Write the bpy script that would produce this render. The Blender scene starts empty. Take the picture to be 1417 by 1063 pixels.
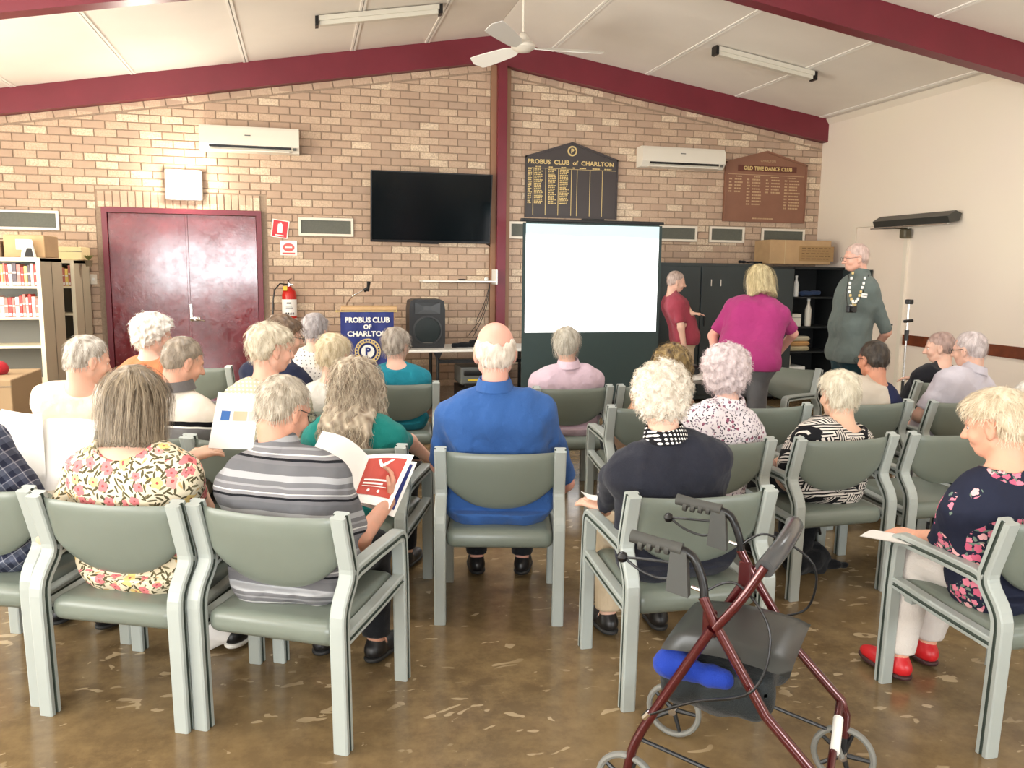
import bpy, bmesh, math, random
import numpy as np
from mathutils import Matrix, Vector
random.seed(7); rng = np.random.default_rng(7)
PI = math.pi
S = bpy.context.scene
COL = S.collection
# ------------------------------------------------------------------ camera
YAW, PITCH, ROLL, FPX, CAMH = .249, .137, .0117, 1130., 1.6
def cam_axes():
    cy, sy, cp, sp, cr, sr = math.cos(YAW), math.sin(YAW), math.cos(PITCH), math.sin(PITCH), math.cos(ROLL), math.sin(ROLL)
    f = Vector((sy, cy, 0)); r = Vector((cy, -sy, 0)); u = Vector((0, 0, 1))
    f2 = f*cp-u*sp; u2 = u*cp+f*sp
    return r*cr+u2*sr, u2*cr-r*sr, f2
CR, CU, CF = cam_axes()
cd = bpy.data.cameras.new('camera'); cam = bpy.data.objects.new('camera', cd); COL.objects.link(cam)
cam.matrix_world = Matrix(((CR.x, CU.x, -CF.x, 0), (CR.y, CU.y, -CF.y, 0), (CR.z, CU.z, -CF.z, CAMH), (0, 0, 0, 1)))
cd.sensor_fit = 'HORIZONTAL'; cd.sensor_width = 36; cd.lens = FPX/1417*36; cd.clip_start = .05; cd.clip_end = 200
S.camera = cam
# ------------------------------------------------------------------ world, exposure, lights
S.view_settings.view_transform = 'Standard'; S.view_settings.look = 'None'
S.view_settings.exposure = 0.50; S.view_settings.gamma = 1; S.view_settings.use_curve_mapping = False
w = bpy.data.worlds.new('sky'); S.world = w; w.use_nodes = True
nt = w.node_tree; bg = nt.nodes['Background']
bg.inputs[0].default_value = (.80, .90, 1, 1); bg.inputs[1].default_value = 3.0
def area(name, loc, rot, sx, sy, power, col, spread=180):
    l = bpy.data.lights.new(name, 'AREA'); l.shape = 'RECTANGLE'; l.size = sx; l.size_y = sy; l.energy = power; l.color = col
    l.spread = math.radians(spread)
    o = bpy.data.objects.new(name, l); COL.objects.link(o); o.location = loc; o.rotation_euler = rot
    return o
# daylight entering by the windows of the rear and left walls, and the lit fluorescent tubes over the near half of the hall
area('daylight_rear_window', (-2.3, -2.85, 1.65), (PI/2+.4, 0, 0), 2.9, 1.3, 200, (.96, .98, 1))
area('daylight_rear_window', (3.6, -2.85, 1.65), (PI/2+.45, 0, 0), 3.0, 1.3, 115, (.96, .99, 1))
area('daylight_left_window', (-4.45, 6.1, 1.75), (PI/2+.45, 0, -PI/2), 3.4, 1.3, 215, (1, .93, .80))
area('daylight_left_window', (-4.45, 1.6, 1.75), (PI/2+.45, 0, -PI/2), 3.2, 1.3, 150, (1, .95, .86))
for x, y, zz, e in ((-1.9, 4.6, 3.45, 60), (.9, 4.6, 3.9, 60), (4.9, 4.6, 3.7, 35), (-1.9, .9, 3.45, 50), (4.9, .9, 3.7, 25)):
    area('tube_light', (x, y, zz), (0, 0, 0), 1.2, .14, e*.55, (.97, .99, 1))
# ------------------------------------------------------------------ generic helpers
def link(o, parent=None):
    COL.objects.link(o)
    if parent is not None: o.parent = parent
    return o
def tag(o, label=None, cat=None, group=None, kind=None):
    if label: o['label'] = label
    if cat: o['category'] = cat
    if group: o['group'] = group
    if kind: o['kind'] = kind
    return o
def empty(name, loc=(0, 0, 0), rz=0, label=None, cat=None, group=None):
    o = bpy.data.objects.new(name, None); o.location = loc; o.rotation_euler = (0, 0, rz); o.empty_display_size = .1
    COL.objects.link(o); return tag(o, label, cat, group)
class MB:
    def __init__(s): s.v = []; s.f = []; s.m = []; s.n = 0
    def add(s, v, f, m=0):
        v = [tuple(map(float, p)) for p in v]; s.v += v
        s.f += [tuple(i+s.n for i in q) for q in f]; s.m += [m]*len(f); s.n += len(v); return s
    def box(s, x0, x1, y0, y1, z0, z1, m=0):
        return s.add([(x0,y0,z0),(x1,y0,z0),(x1,y1,z0),(x0,y1,z0),(x0,y0,z1),(x1,y0,z1),(x1,y1,z1),(x0,y1,z1)],
              [(0,3,2,1),(4,5,6,7),(0,1,5,4),(1,2,6,5),(2,3,7,6),(3,0,4,7)], m)
    def rbox(s, x0, x1, y0, y1, z0, z1, r=.01, seg=2, m=0):
        bm = bmesh.new(); bmesh.ops.create_cube(bm, size=1)
        for v in bm.verts: v.co = Vector(((x0+x1)/2+v.co.x*(x1-x0), (y0+y1)/2+v.co.y*(y1-y0), (z0+z1)/2+v.co.z*(z1-z0)))
        r = min(r, .49*min(abs(x1-x0), abs(y1-y0), abs(z1-z0)))
        bmesh.ops.bevel(bm, geom=bm.edges[:], offset=r, segments=seg, profile=.5, affect='EDGES')
        bm.verts.index_update()
        s.add([v.co for v in bm.verts], [[v.index for v in f.verts] for f in bm.faces], m); bm.free(); return s
    def tube(s, pts, r, n=8, cap=True, m=0):
        P = np.array(pts, float); k = len(P); rr = np.broadcast_to(r, (k,)).astype(float)
        T = np.zeros_like(P); T[1:-1] = P[2:]-P[:-2]; T[0] = P[1]-P[0]; T[-1] = P[-1]-P[-2]
        T /= np.linalg.norm(T, axis=1)[:, None]+1e-12
        a = np.array([0, 0, 1.]) if abs(T[0][2]) < .9 else np.array([1., 0, 0])
        U = np.cross(T[0], a); U /= np.linalg.norm(U); V = []; 
        for i in range(k):
            U = U-T[i]*(U@T[i]); U /= np.linalg.norm(U)+1e-12; W = np.cross(T[i], U)
            for j in range(n):
                t = 2*PI*j/n; V.append(P[i]+rr[i]*(U*math.cos(t)+W*math.sin(t)))
        F = [(i*n+j, i*n+(j+1) % n, (i+1)*n+(j+1) % n, (i+1)*n+j) for i in range(k-1) for j in range(n)]
        if cap: F += [tuple(range(n))[::-1], tuple((k-1)*n+j for j in range(n))]
        return s.add(V, F, m)
    def prism(s, poly, y0, y1, ax='y', m=0):
        n = len(poly)
        def P(a, b, d): return (a, d, b) if ax == 'y' else ((d, a, b) if ax == 'x' else (a, b, d))
        V = [P(a, b, y0) for a, b in poly]+[P(a, b, y1) for a, b in poly]
        F = [tuple(range(n))[::-1], tuple(range(n, 2*n))]+[(i, (i+1) % n, n+(i+1) % n, n+i) for i in range(n)]
        return s.add(V, F, m)
    def lathe(s, prof, c=(0, 0, 0), n=16, ax='z', m=0):
        V = []; k = len(prof)
        for r, h in prof:
            for j in range(n):
                t = 2*PI*j/n; a, b = r*math.cos(t), r*math.sin(t)
                p = (a, b, h) if ax == 'z' else ((a, h, b) if ax == 'y' else (h, a, b))
                V.append((p[0]+c[0], p[1]+c[1], p[2]+c[2]))
        F = [(i*n+j, i*n+(j+1) % n, (i+1)*n+(j+1) % n, (i+1)*n+j) for i in range(k-1) for j in range(n)]
        F += [tuple(range(n))[::-1], tuple((k-1)*n+j for j in range(n))]
        return s.add(V, F, m)
    def build(s, name, mat, parent=None, smooth=False, loc=None, fix=True):
        me = bpy.data.meshes.new(name); me.from_pydata(s.v, [], s.f)
        for mm in (mat if isinstance(mat, (list, tuple)) else [mat]): me.materials.append(mm)
        if max(s.m, default=0): me.polygons.foreach_set('material_index', s.m)
        if fix:
            bm = bmesh.new(); bm.from_mesh(me); bmesh.ops.recalc_face_normals(bm, faces=bm.faces[:]); bm.to_mesh(me); bm.free()
        if smooth:
            me.polygons.foreach_set('use_smooth', [True]*len(me.polygons))
            try: me.set_sharp_from_angle(angle=math.radians(38))
            except Exception: pass
        o = bpy.data.objects.new(name, me)
        if loc is not None: o.location = loc
        return link(o, parent)
def at(px, py, Y):          # the point at depth Y seen at (px, py) of the 1417x1063 photograph
    d = CF+CR*((px-708.5)/FPX)-CU*((py-531.5)/FPX)
    t = Y/d.y; return Vector((d.x*t, Y, CAMH+d.z*t))
def text(txt, size, loc, mat, name='lettering', parent=None, rot=(PI/2, 0, 0), ext=.0008, align='CENTER', sx=1, bold=0):
    c = bpy.data.curves.new(name, 'FONT'); c.body = txt; c.size = size; c.align_x = align; c.align_y = 'CENTER'; c.extrude = ext
    c.offset = bold; c.materials.append(mat); c.resolution_u = 3
    t_ = bpy.data.objects.new(name, c); me = bpy.data.meshes.new_from_object(t_); bpy.data.objects.remove(t_); me.transform(Matrix.Diagonal((sx, 1, 1, 1))); me.name = name
    o = bpy.data.objects.new(name, me); o.location = loc; o.rotation_euler = rot
    return link(o, parent)
# ------------------------------------------------------------------ material helpers
class G:
    def __init__(s, name, rough=.5, metal=0, spec=.5, coat=0, sheen=0):
        s.mat = bpy.data.materials.new(name); s.mat.use_nodes = True; s.nt = s.mat.node_tree
        s.b = s.nt.nodes['Principled BSDF']; s.b.inputs['Roughness'].default_value = rough; s.b.inputs['Metallic'].default_value = metal
        s.b.inputs['Specular IOR Level'].default_value = spec; s.b.inputs['Coat Weight'].default_value = coat; s.b.inputs['Coat Roughness'].default_value = .1
        s.b.inputs['Sheen Weight'].default_value = sheen
        s.tc = s.nt.nodes.new('ShaderNodeTexCoord'); s.obj = s.tc.outputs['Object']
    def node(s, t, ins={}, **kw):
        n = s.nt.nodes.new('ShaderNode'+t)
        for k, v in kw.items(): setattr(n, k, v)
        for k, v in ins.items(): s.put(n.inputs[k], v)
        return n
    def put(s, sock, v):
        if isinstance(v, bpy.types.NodeSocket): s.nt.links.new(v, sock)
        elif v is not None: sock.default_value = v if not (isinstance(v, tuple) and len(v) == 3 and len(sock.default_value) == 4) else (*v, 1)
    def m(s, op, a, b=None, c=None):
        n = s.node('Math', operation=op); s.put(n.inputs[0], a)
        if b is not None: s.put(n.inputs[1], b)
        if c is not None: s.put(n.inputs[2], c)
        return n.outputs[0]
    def xyz(s, v=None):
        n = s.node('SeparateXYZ', {0: v or s.obj}); return n.outputs
    def comb(s, x, y, z): return s.node('CombineXYZ', {0: x, 1: y, 2: z}).outputs[0]
    def noise(s, sc, det=3, rough=.5, vec=None, dist=0):
        return s.node('TexNoise', {'Vector': vec or s.obj, 'Scale': sc, 'Detail': det, 'Roughness': rough, 'Distortion': dist}).outputs['Fac']
    def vor(s, sc, vec=None, feat='F1', rnd=1, dim='3D'):
        return s.node('TexVoronoi', {'Vector': vec or s.obj, 'Scale': sc, 'Randomness': rnd}, feature=feat, voronoi_dimensions=dim)
    def mix(s, f, a, b, mode='MIX'):
        n = s.node('Mix', data_type='RGBA', blend_type=mode); s.put(n.inputs[0], f); s.put(n.inputs[6], a); s.put(n.inputs[7], b); return n.outputs[2]
    def ramp(s, f, stops, interp='LINEAR'):
        n = s.node('ValToRGB', {0: f}); r = n.color_ramp; r.interpolation = interp
        while len(r.elements) < len(stops): r.elements.new(.5)
        for e, (p, c) in zip(r.elements, stops): e.position = p; e.color = (*c, 1) if len(c) == 3 else c
        return n.outputs[0]
    def smooth(s, v, lo, hi, a=0., b=1.):
        n = s.node('MapRange', {0: v, 1: lo, 2: hi, 3: a, 4: b}); return n.outputs[0]
    def col(s, c): s.put(s.b.inputs['Base Color'], c); return s
    def bump(s, h, st=.3, d=.01):
        n = s.node('Bump', {'Height': h, 'Strength': st, 'Distance': d}); s.put(s.b.inputs['Normal'], n.outputs[0]); return s
def C(r, g, b):               # sRGB bytes to linear
    f = lambda c: (c/255/12.92) if c/255 <= .04045 else ((c/255+.055)/1.055)**2.4
    return (f(r), f(g), f(b))
def plain(name, rgb, rough=.5, metal=0, spec=.5, nz=None, var=.12, bump=None, coat=0, sheen=0):
    g = G(name, rough, metal, spec, coat, sheen); c = C(*rgb)
    if nz:
        f = g.noise(nz, 4); g.col(g.mix(g.smooth(f, .3, .7), tuple(x*(1-var) for x in c), tuple(min(1, x*(1+var)) for x in c)))
    else: g.col(c)
    if bump: g.bump(g.noise(bump[0], 3), bump[1], .004)
    return g.mat
def glow(name, rgb, st):
    g = G(name); g.col(C(*rgb)); g.put(g.b.inputs['Emission Color'], C(*rgb)); g.b.inputs['Emission Strength'].default_value = st; return g.mat
M = {}
M['maroon'] = plain('maroon_paint', (112, 32, 46), .38, nz=3, var=.08)
M['maroon_door'] = None
M['cream'] = plain('cream_paint', (232, 222, 205), .5)
M['white'] = plain('white_plastic', (238, 238, 232), .35)
M['offwhite'] = plain('off_white_paint', (226, 220, 206), .45)
M['dark'] = plain('dark_plastic', (26, 28, 30), .4)
M['black'] = plain('black_satin', (14, 15, 17), .35)
M['blackgloss'] = plain('black_gloss', (8, 9, 11), .12)
M['steel'] = plain('bright_steel', (200, 200, 200), .2, 1)
M['chrome'] = plain('chrome', (225, 225, 225), .12, 1)
M['cardboard'] = plain('cardboard', (182, 150, 110), .8, nz=8, var=.08)
M['paper'] = plain('white_paper', (244, 242, 236), .6)
M['rubber'] = plain('grey_rubber', (96, 96, 92), .8)
M['gold'] = plain('gilt_letters', (214, 190, 128), .45)
M['navy'] = plain('navy_banner', (36, 50, 120), .6, nz=30, var=.06)
M['red'] = plain('red_enamel', (190, 34, 26), .25)
M['yellow'] = plain('yellow_tag', (230, 200, 60), .5)
# painted doors: lumpy hand-brushed gloss
g = G('glossy_maroon_door_paint', .16, 0, .6, coat=.6); g.col(g.mix(g.smooth(g.noise(5, 3), .3, .7), C(98, 20, 34), C(124, 30, 42)))
g.put(g.b.inputs['Roughness'], g.smooth(g.noise(9, 4, .7), .3, .7, .10, .34))
g.bump(g.m('ADD', g.noise(14, 5, .65, dist=.6), g.m('MULTIPLY', g.noise(60, 3), .2)), .12, .01); M['maroon_door'] = g.mat
# brick: a tone of its own for each brick of the bond, from where the brick sits
BX, BZ = .2290, .0857
def brick_mat():
    g = G('buff_brick', .85, 0, .25)
    pos = g.node('NewGeometry').outputs['Position']; x, y, z = g.xyz(pos)[:3]
    row = g.m('FLOOR', g.m('DIVIDE', z, BZ)); off = g.m('MULTIPLY', g.m('FRACT', g.m('MULTIPLY', g.m('SINE', g.m('MULTIPLY', row, 12.9898)), 43758.5453)), 0)
    cell = g.m('FLOOR', g.m('ADD', g.m('DIVIDE', x, BX), g.m('ADD', g.m('MULTIPLY', g.m('FLOORED_MODULO', row, 2.), .5), off)))
    wn = g.node('TexWhiteNoise', {'Vector': g.comb(cell, row, 3.)}, noise_dimensions='3D').outputs[0]
    c = g.ramp(wn, [(0, C(178, 150, 130)), (.25, C(190, 162, 140)), (.5, C(202, 176, 152)), (.70, C(214, 190, 164)), (.82, C(236, 218, 190)), (.94, C(166, 142, 126))], 'CONSTANT')
    c = g.mix(g.smooth(g.noise(60, 4, .6, pos), .35, .75), c, C(172, 146, 126)); 
    c2 = g.mix(.25, c, g.mix(g.noise(7, 2, .5, pos), C(186, 158, 134), C(222, 200, 174)))
    g.col(c2); g.bump(g.noise(140, 4, .7, pos), .5, .004); return g.mat
M['brick'] = brick_mat()
M['mortar'] = plain('mortar', (158, 138, 118), .95, nz=40, var=.15, bump=(160, .6))
g = G('plaster_right_wall', .7, 0, .3); g.col(g.mix(g.smooth(g.noise(.7, 2), .3, .7), C(232, 218, 206), C(234, 224, 206))); g.bump(g.noise(120, 3), .08, .003); M['plaster'] = g.mat
M['ceil'] = plain('ceiling_sheet', (236, 230, 220), .75, nz=1.2, var=.04)
M['strip'] = plain('ceiling_cover_strip', (242, 238, 230), .7)
M['rail'] = plain('brown_timber_rail', (108, 54, 30), .4, nz=14, var=.2)
M['timber'] = plain('brown_timber_bead', (150, 112, 84), .6)
# vinyl floor: mottled brown with pale worn flakes
g = G('worn_brown_vinyl', .3, 0, .5)
pos = g.node('NewGeometry').outputs['Position']
b = g.mix(g.smooth(g.noise(1.3, 4, .6, pos), .3, .7), C(98, 80, 56), C(124, 104, 74)); b = g.mix(g.smooth(g.noise(9, 5, .7, pos), .4, .75), b, C(138, 116, 82))
xx, yy, zz_ = g.xyz(pos)[:3]
st = g.comb(g.m('MULTIPLY', xx, .55), yy, 0.); 
fl = g.m('MULTIPLY', g.smooth(g.noise(15, 2, .5, st, .5), .645, .66), g.smooth(g.noise(1.6, 2, .5, pos), .40, .52))
fl2 = g.m('MULTIPLY', g.smooth(g.noise(34, 2, .5, st, .8), .72, .74), g.smooth(g.noise(1.1, 2, .5, pos), .40, .5))
fl = g.m('MAXIMUM', fl, fl2)
g.col(g.mix(fl, b, C(170, 150, 118))); g.put(g.b.inputs['Roughness'], g.smooth(g.noise(3, 4, .6, pos), .3, .7, .12, .26))
g.bump(g.noise(5, 3, .5, pos), .05, .01); M['floor'] = g.mat
# ------------------------------------------------------------------ room shell
XL, XR, YB, YF = -4.6, 6.83, 10.0, -3.0
RX, RZ = 2.2, 4.36                    # ridge
SL, SR = .177, .151                   # roof slopes
def ztop(x): return RZ-(SR*(x-RX) if x > RX else SL*(RX-x))
def zbot(x): return 4.06-(SR*(x-RX) if x > RX else .170*(RX-x))       # underside of the gable beam
MB().box(XL-.2, XR+.2, YF-.2, YB+.35, -.1, 0).build('floor', M['floor']).update_tag()
tag(bpy.data.objects['floor'], kind='structure', label='worn glossy brown vinyl floor with pale scuffs')
m = MB(); m.prism([(XL-.2, 0), (XR+.2, 0), (XR+.2, ztop(XR+.2)), (RX, RZ), (XL-.2, ztop(XL-.2))], YB, YB+.3)
wall_b = tag(m.build('wall_back', M['mortar']), kind='structure', label='buff brick gable wall at the far end')
m = MB(); m.box(XR, XR+.2, YF, YB, 0, ztop(XR)+.02); wall_r = tag(m.build('wall_right', M['plaster']), kind='structure')
def wall_with_holes(name, axis, lo, hi, top, holes, at_, th, mat):
    m = MB(); ed = sorted(set([lo, hi]+[h[0] for h in holes]+[h[1] for h in holes]))
    for a, b_ in zip(ed[:-1], ed[1:]):
        hs = [h for h in holes if h[0] <= a and h[1] >= b_]
        t = top((a+b_)/2)+.02
        for z0, z1 in ([(0, hs[0][2]), (hs[0][3], t)] if hs else [(0, t)]):
            if axis == 'x': m.box(a, b_, at_, at_+th, z0, z1)
            else: m.box(at_, at_+th, a, b_, z0, z1)
    return tag(m.build(name, mat), kind='structure')
wall_with_holes('wall_rear', 'x', XL, XR, ztop, [(-3.75, -2.45, 1., 2.3), (-2.15, -.85, 1., 2.3), (2.1, 3.5, 1., 2.3), (3.8, 5.2, 1., 2.3)], YF-.2, .2, M['plaster'])
wall_with_holes('wall_left', 'y', YF, YB, lambda y: ztop(XL), [(.1, 1.5, 1.1, 2.4), (1.8, 3.2, 1.1, 2.4), (4.4, 5.9, 1.1, 2.4), (6.3, 7.8, 1.1, 2.4)], XL-.2, .2, M['plaster'])
gl = G('window_glass', .0, 0, .5); gl.b.inputs['Transmission Weight'].default_value = 1; gl.b.inputs['IOR'].default_value = 1.05; gl.col((.95, 1, .97)); M['glass'] = gl.mat
def window(n, axis, a, b_, z0, z1, at_):
    m = MB(); t = .05
    def bx(p, q, r, s_): m.box(p, q, at_-.03, at_+.03, r, s_) if axis == 'x' else m.box(at_-.03, at_+.03, p, q, r, s_)
    bx(a, b_, z0, z0+t); bx(a, b_, z1-t, z1); bx(a, a+t, z0, z1); bx(b_-t, b_, z0, z1); bx((a+b_)/2-.02, (a+b_)/2+.02, z0, z1)
    o = tag(m.build('window_%d' % n, M['white']), kind='structure')
    p = MB(); (p.box(a+t, b_-t, at_-.004, at_+.004, z0+t, z1-t) if axis == 'x' else p.box(at_-.004, at_+.004, a+t, b_-t, z0+t, z1-t)); p.build('pane', M['glass'], o)
k = 1
for a, b_ in ((-3.75, -2.45), (-2.15, -.85), (2.1, 3.5), (3.8, 5.2)): window(k, 'x', a, b_, 1., 2.3, YF-.12); k += 1
for a, b_ in ((.1, 1.5), (1.8, 3.2), (4.4, 5.9), (6.3, 7.8)): window(k, 'y', a, b_, 1.1, 2.4, XL-.12); k += 1
# ceiling: one slab per slope, sheets and cover strips as parts
def slope(m, x0, x1, y0, y1, d0, d1):      # a slab following the roof between x0..x1, offset d below the roof line
    V = []
    for x, d in ((x0, d0), (x1, d0), (x1, d1), (x0, d1)):
        for y in (y0, y1): V.append((x, y, ztop(x)+d))
    m.add(V, [(0, 1, 3, 2), (2, 3, 5, 4), (4, 5, 7, 6), (6, 7, 1, 0), (0, 2, 4, 6), (1, 7, 5, 3)])
m = MB(); slope(m, XL-.2, RX, YF-.2, YB+.3, .02, .12); slope(m, RX, XR+.2, YF-.2, YB+.3, .02, .12)
ceil = tag(m.build('ceiling', M['ceil']), kind='structure', label='cream sloping ceiling meeting at a ridge')
jl = [XL-.1, -4.06, -2.90, -1.73, -.57, .60, 1.45, RX]; jr = [RX, 2.95, 4.2, 5.45, 6.70, XR+.1]
beams_y = [YB-.16, 6.42, 2.9, -.6, YF]
for js in (jl, jr):
    for a, b_ in zip(js[:-1], js[1:]):
        for y1, y0 in zip(beams_y[:-1], beams_y[1:]):
            m = MB(); slope(m, a+.004, b_-.004, y0, y1+.12, -.004, .018); m.build('ceiling_panel', M['ceil'], ceil)
    for a in js[1:-1]:
        m = MB(); slope(m, a-.028, a-.004, YF, YB, -.012, -.002); slope(m, a+.004, a+.028, YF, YB, -.012, -.002); m.build('cover_strip', M['strip'], ceil)
# beams
def beam(n, y0, y1):
    P = [(XL, zbot(XL)-(.02*(RX-XL) if n > 1 else 0)), (RX, 4.06), (XR, zbot(XR)), (XR, ztop(XR)-.005), (RX, RZ-.005), (XL, ztop(XL)-.005)]
    m = MB(); m.prism(P, y0, y1); return tag(m.build('trim_%d' % n, M['maroon']), kind='structure')
tag(beam(1, YB-.12, YB), label='maroon beam along the gable of the brick wall')
for n, y in ((2, 6.42), (3, 2.9), (4, -.6)): beam(n, y, y+.14)
bpy.data.objects['trim_2']['label'] = 'maroon roof beam crossing the upper corners, nearer than the gable'
# cornice, rail on right wall
m = MB(); m.add([(XR, YF, ztop(XR)-.004), (XR-.05, YF, ztop(XR)-.004), (XR, YF, ztop(XR)-.075), (XR, YB, ztop(XR)-.004), (XR-.05, YB, ztop(XR)-.004), (XR, YB, ztop(XR)-.075)], [(0, 2, 1), (3, 4, 5), (0, 1, 4, 3), (1, 2, 5, 4), (2, 0, 3, 5)])
tag(m.build('trim_5', M['cream']), kind='structure', label='cream cornice where the right wall meets the ceiling')
m = MB(); m.box(XR-.022, XR, YF, 8.17, .80, .92); tag(m.build('trim_6', M['rail']), kind='structure', label='brown timber chair rail on the right wall')
m = MB(); m.box(XR-.015, XR, YF, 8.1, 0, .1); tag(m.build('baseboard_right', M['rail']), kind='structure')
# steel column in the middle of the gable and its side beads
m = MB(); m.box(2.30, 2.41, YB-.13, YB+.01, 0, 4.06); m.build('column_web', M['maroon']); col = bpy.data.objects['column_web']; col.name = 'trim_7'; tag(col, kind='structure', label='maroon steel column up the middle of the brick wall')
m = MB(); m.box(2.235, 2.30, YB-.05, YB+.01, 0, 4.05); m.box(2.41, 2.475, YB-.05, YB+.01, 0, 4.04); m.build('bead', M['timber'], col)
# ------------------------------------------------------------------ bricks
DX0, DX1, DZ = -2.14, -.46, 2.25
def clip(poly, a, b, c):       # keep a*x+b*z<=c
    out = []
    for i in range(len(poly)):
        p, q = poly[i], poly[(i+1) % len(poly)]; dp, dq = a*p[0]+b*p[1]-c, a*q[0]+b*q[1]-c
        if dp <= 0: out.append(p)
        if dp*dq < 0: t = dp/(dp-dq); out.append((p[0]+t*(q[0]-p[0]), p[1]+t*(q[1]-p[1])))
    return out
def poly_area(p): return abs(sum(p[i][0]*p[(i+1) % len(p)][1]-p[(i+1) % len(p)][0]*p[i][1] for i in range(len(p))))/2
def brick_geo(poly, dep):
    n = len(poly); cx = sum(p[0] for p in poly)/n; cz = sum(p[1] for p in poly)/n
    e = .004; ins = [(x+(cx-x)*min(.3, e/max(.004, abs(x-cx))) if abs(x-cx) > .003 else x, z+(cz-z)*min(.3, e/max(.004, abs(z-cz))) if abs(z-cz) > .003 else z) for x, z in poly]
    V = [(x, YB, z) for x, z in poly]+[(x, YB-dep+.003, z) for x, z in poly]+[(x, YB-dep, z) for x, z in ins]
    F = [(i, (i+1) % n, n+(i+1) % n, n+i) for i in range(n)]+[(n+i, n+(i+1) % n, 2*n+(i+1) % n, 2*n+i) for i in range(n)]+[tuple(range(2*n, 3*n))]
    return V, F
J = .011; bricks = []
fitted = [(DX0-.06, DX1+.06, 0, DZ+.10+BZ*1.0), (2.235, 2.475, 0, 4.2), (-3.2, -2.57, 1.985, 2.195), (-.05, .58, 1.985, 2.195), (2.475, 3.1, 2.005, 2.215), (4.40, 5.02, 2.015, 2.215), (5.2, 5.71, 2.015, 2.22), (5.97, 6.62, 2.0, 2.21)]
for row in range(2, 52):
    z0 = row*BZ
    for k in range(-22, 33):
        x0 = k*BX-(row % 2)*.5*BX
        p = [(x0+J/2, z0+J/2), (x0+BX-J/2, z0+J/2), (x0+BX-J/2, z0+BZ-J/2), (x0+J/2, z0+BZ-J/2)]
        p = clip(p, -1, 0, -XL); p = clip(p, 1, 0, XR) if p else p
        off = .012+BZ          # leave room for the raking course under the beam
        if p: p = clip(p, -.170, 1, 4.06-.170*RX-off)
        if p: p = clip(p, SR, 1, 4.06+SR*RX-off)
        if not p: continue
        pieces = [p]
        for (a, b_, c0, c1) in fitted:
            nx = []
            for q in pieces:
                xs = [v[0] for v in q]; zs = [v[1] for v in q]
                if max(xs) <= a or min(xs) >= b_ or max(zs) <= c0 or min(zs) >= c1: nx.append(q); continue
                l = clip(q, 1, 0, a-J/2); r = clip(q, -1, 0, -(b_+J/2)); mid = clip(clip(q, -1, 0, -a), 1, 0, b_) if q else []
                if l: nx.append(l)
                if r: nx.append(r)
                if mid:
                    for t in (clip(mid, 0, 1, c0-J/2), clip(mid, 0, -1, -(c1+J/2))):
                        if t: nx.append(t)
            pieces = nx
        for q in pieces:
            if len(q) >= 3 and poly_area(q) > .0006: bricks.append(q)
# raking course
def rake(xa, xb, sl, sgn):
    L = (xb-xa)/math.cos(math.atan(sl)); n = int(L/BX)+1; th = math.atan(sl)*sgn
    d = (math.cos(th), math.sin(th)); nrm = (math.sin(th), -math.cos(th)); zs = zbot(xa)
    for i in range(n):
        a, b_ = i*BX+J/2, min((i+1)*BX-J/2, L)
        if b_-a < .03: continue
        o = (xa, zs); f = lambda s_, t: (o[0]+d[0]*s_+nrm[0]*t, o[1]+d[1]*s_+nrm[1]*t)
        bricks.append([f(a, .004), f(b_, .004), f(b_, BZ-J), f(a, BZ-J)])
rake(XL, 2.235, .170, 1); rake(2.475, XR, SR, -1)
# soldier course over the door
x = DX0-.045
while x < DX1+.045-.06:
    bricks.append([(x+J/2, DZ+.005), (x+.077-J/2+.003, DZ+.005), (x+.077-J/2+.003, DZ+.10+BZ-J), (x+J/2, DZ+.10+BZ-J)]); x += .078
def bkey(q):
    cx = sum(p[0] for p in q)/len(q); cz = sum(p[1] for p in q)/len(q)
    hid = cz < 1.35 or (cx < -2.3 and cz < 1.8) or (DX0 < cx < DX1 and cz < DZ) or (.75 < cx < 2.2 and 1.9 < cz < 2.75) or (2.4 < cx < 4.1 and cz < 2.15) or cx > 4.1 and cz < 1.8 or (2.7 < cx < 3.9 and 2.2 < cz < 3.1) or (5.35 < cx < 6.6 and 2.2 < cz < 3.1) or (-1.08 < cx < 0 and 2.85 < cz < 3.2) or (4.1 < cx < 5.3 and 2.9 < cz < 3.2)
    d = math.hypot(cx+1.0 if cx < -1 else max(0, -cx), 0)
    return (hid, -round(poly_area(q)*400), abs(cx-.2))
bricks.sort(key=bkey)
proto = None; protos = {}; rest = MB()
for i, q in enumerate(bricks):
    dep = .010+.004*random.random()
    cx = sum(p[0] for p in q)/len(q); cz = sum(p[1] for p in q)/len(q)
    if i < 290:
        w_ = max(p[0] for p in q)-min(p[0] for p in q); h_ = max(p[1] for p in q)-min(p[1] for p in q)
        key = (round(w_, 4), round(h_, 4))
        if key not in protos:
            V, F = brick_geo([(p[0]-cx, p[1]-cz) for p in q], .012)
            me = bpy.data.meshes.new('brick'); me.from_pydata([(a, b_-YB, c) for a, b_, c in V], [], F); me.materials.append(M['brick']); me.update()
            protos[key] = me
        o = bpy.data.objects.new('brick', protos[key]); o.location = (cx, YB-(dep-.012), cz); link(o, wall_b)
    else:
        V, F = brick_geo(q, dep); rest.add(V, F)
o = rest.build('brickwork', M['brick'], wall_b); o['kind'] = 'stuff'
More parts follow.
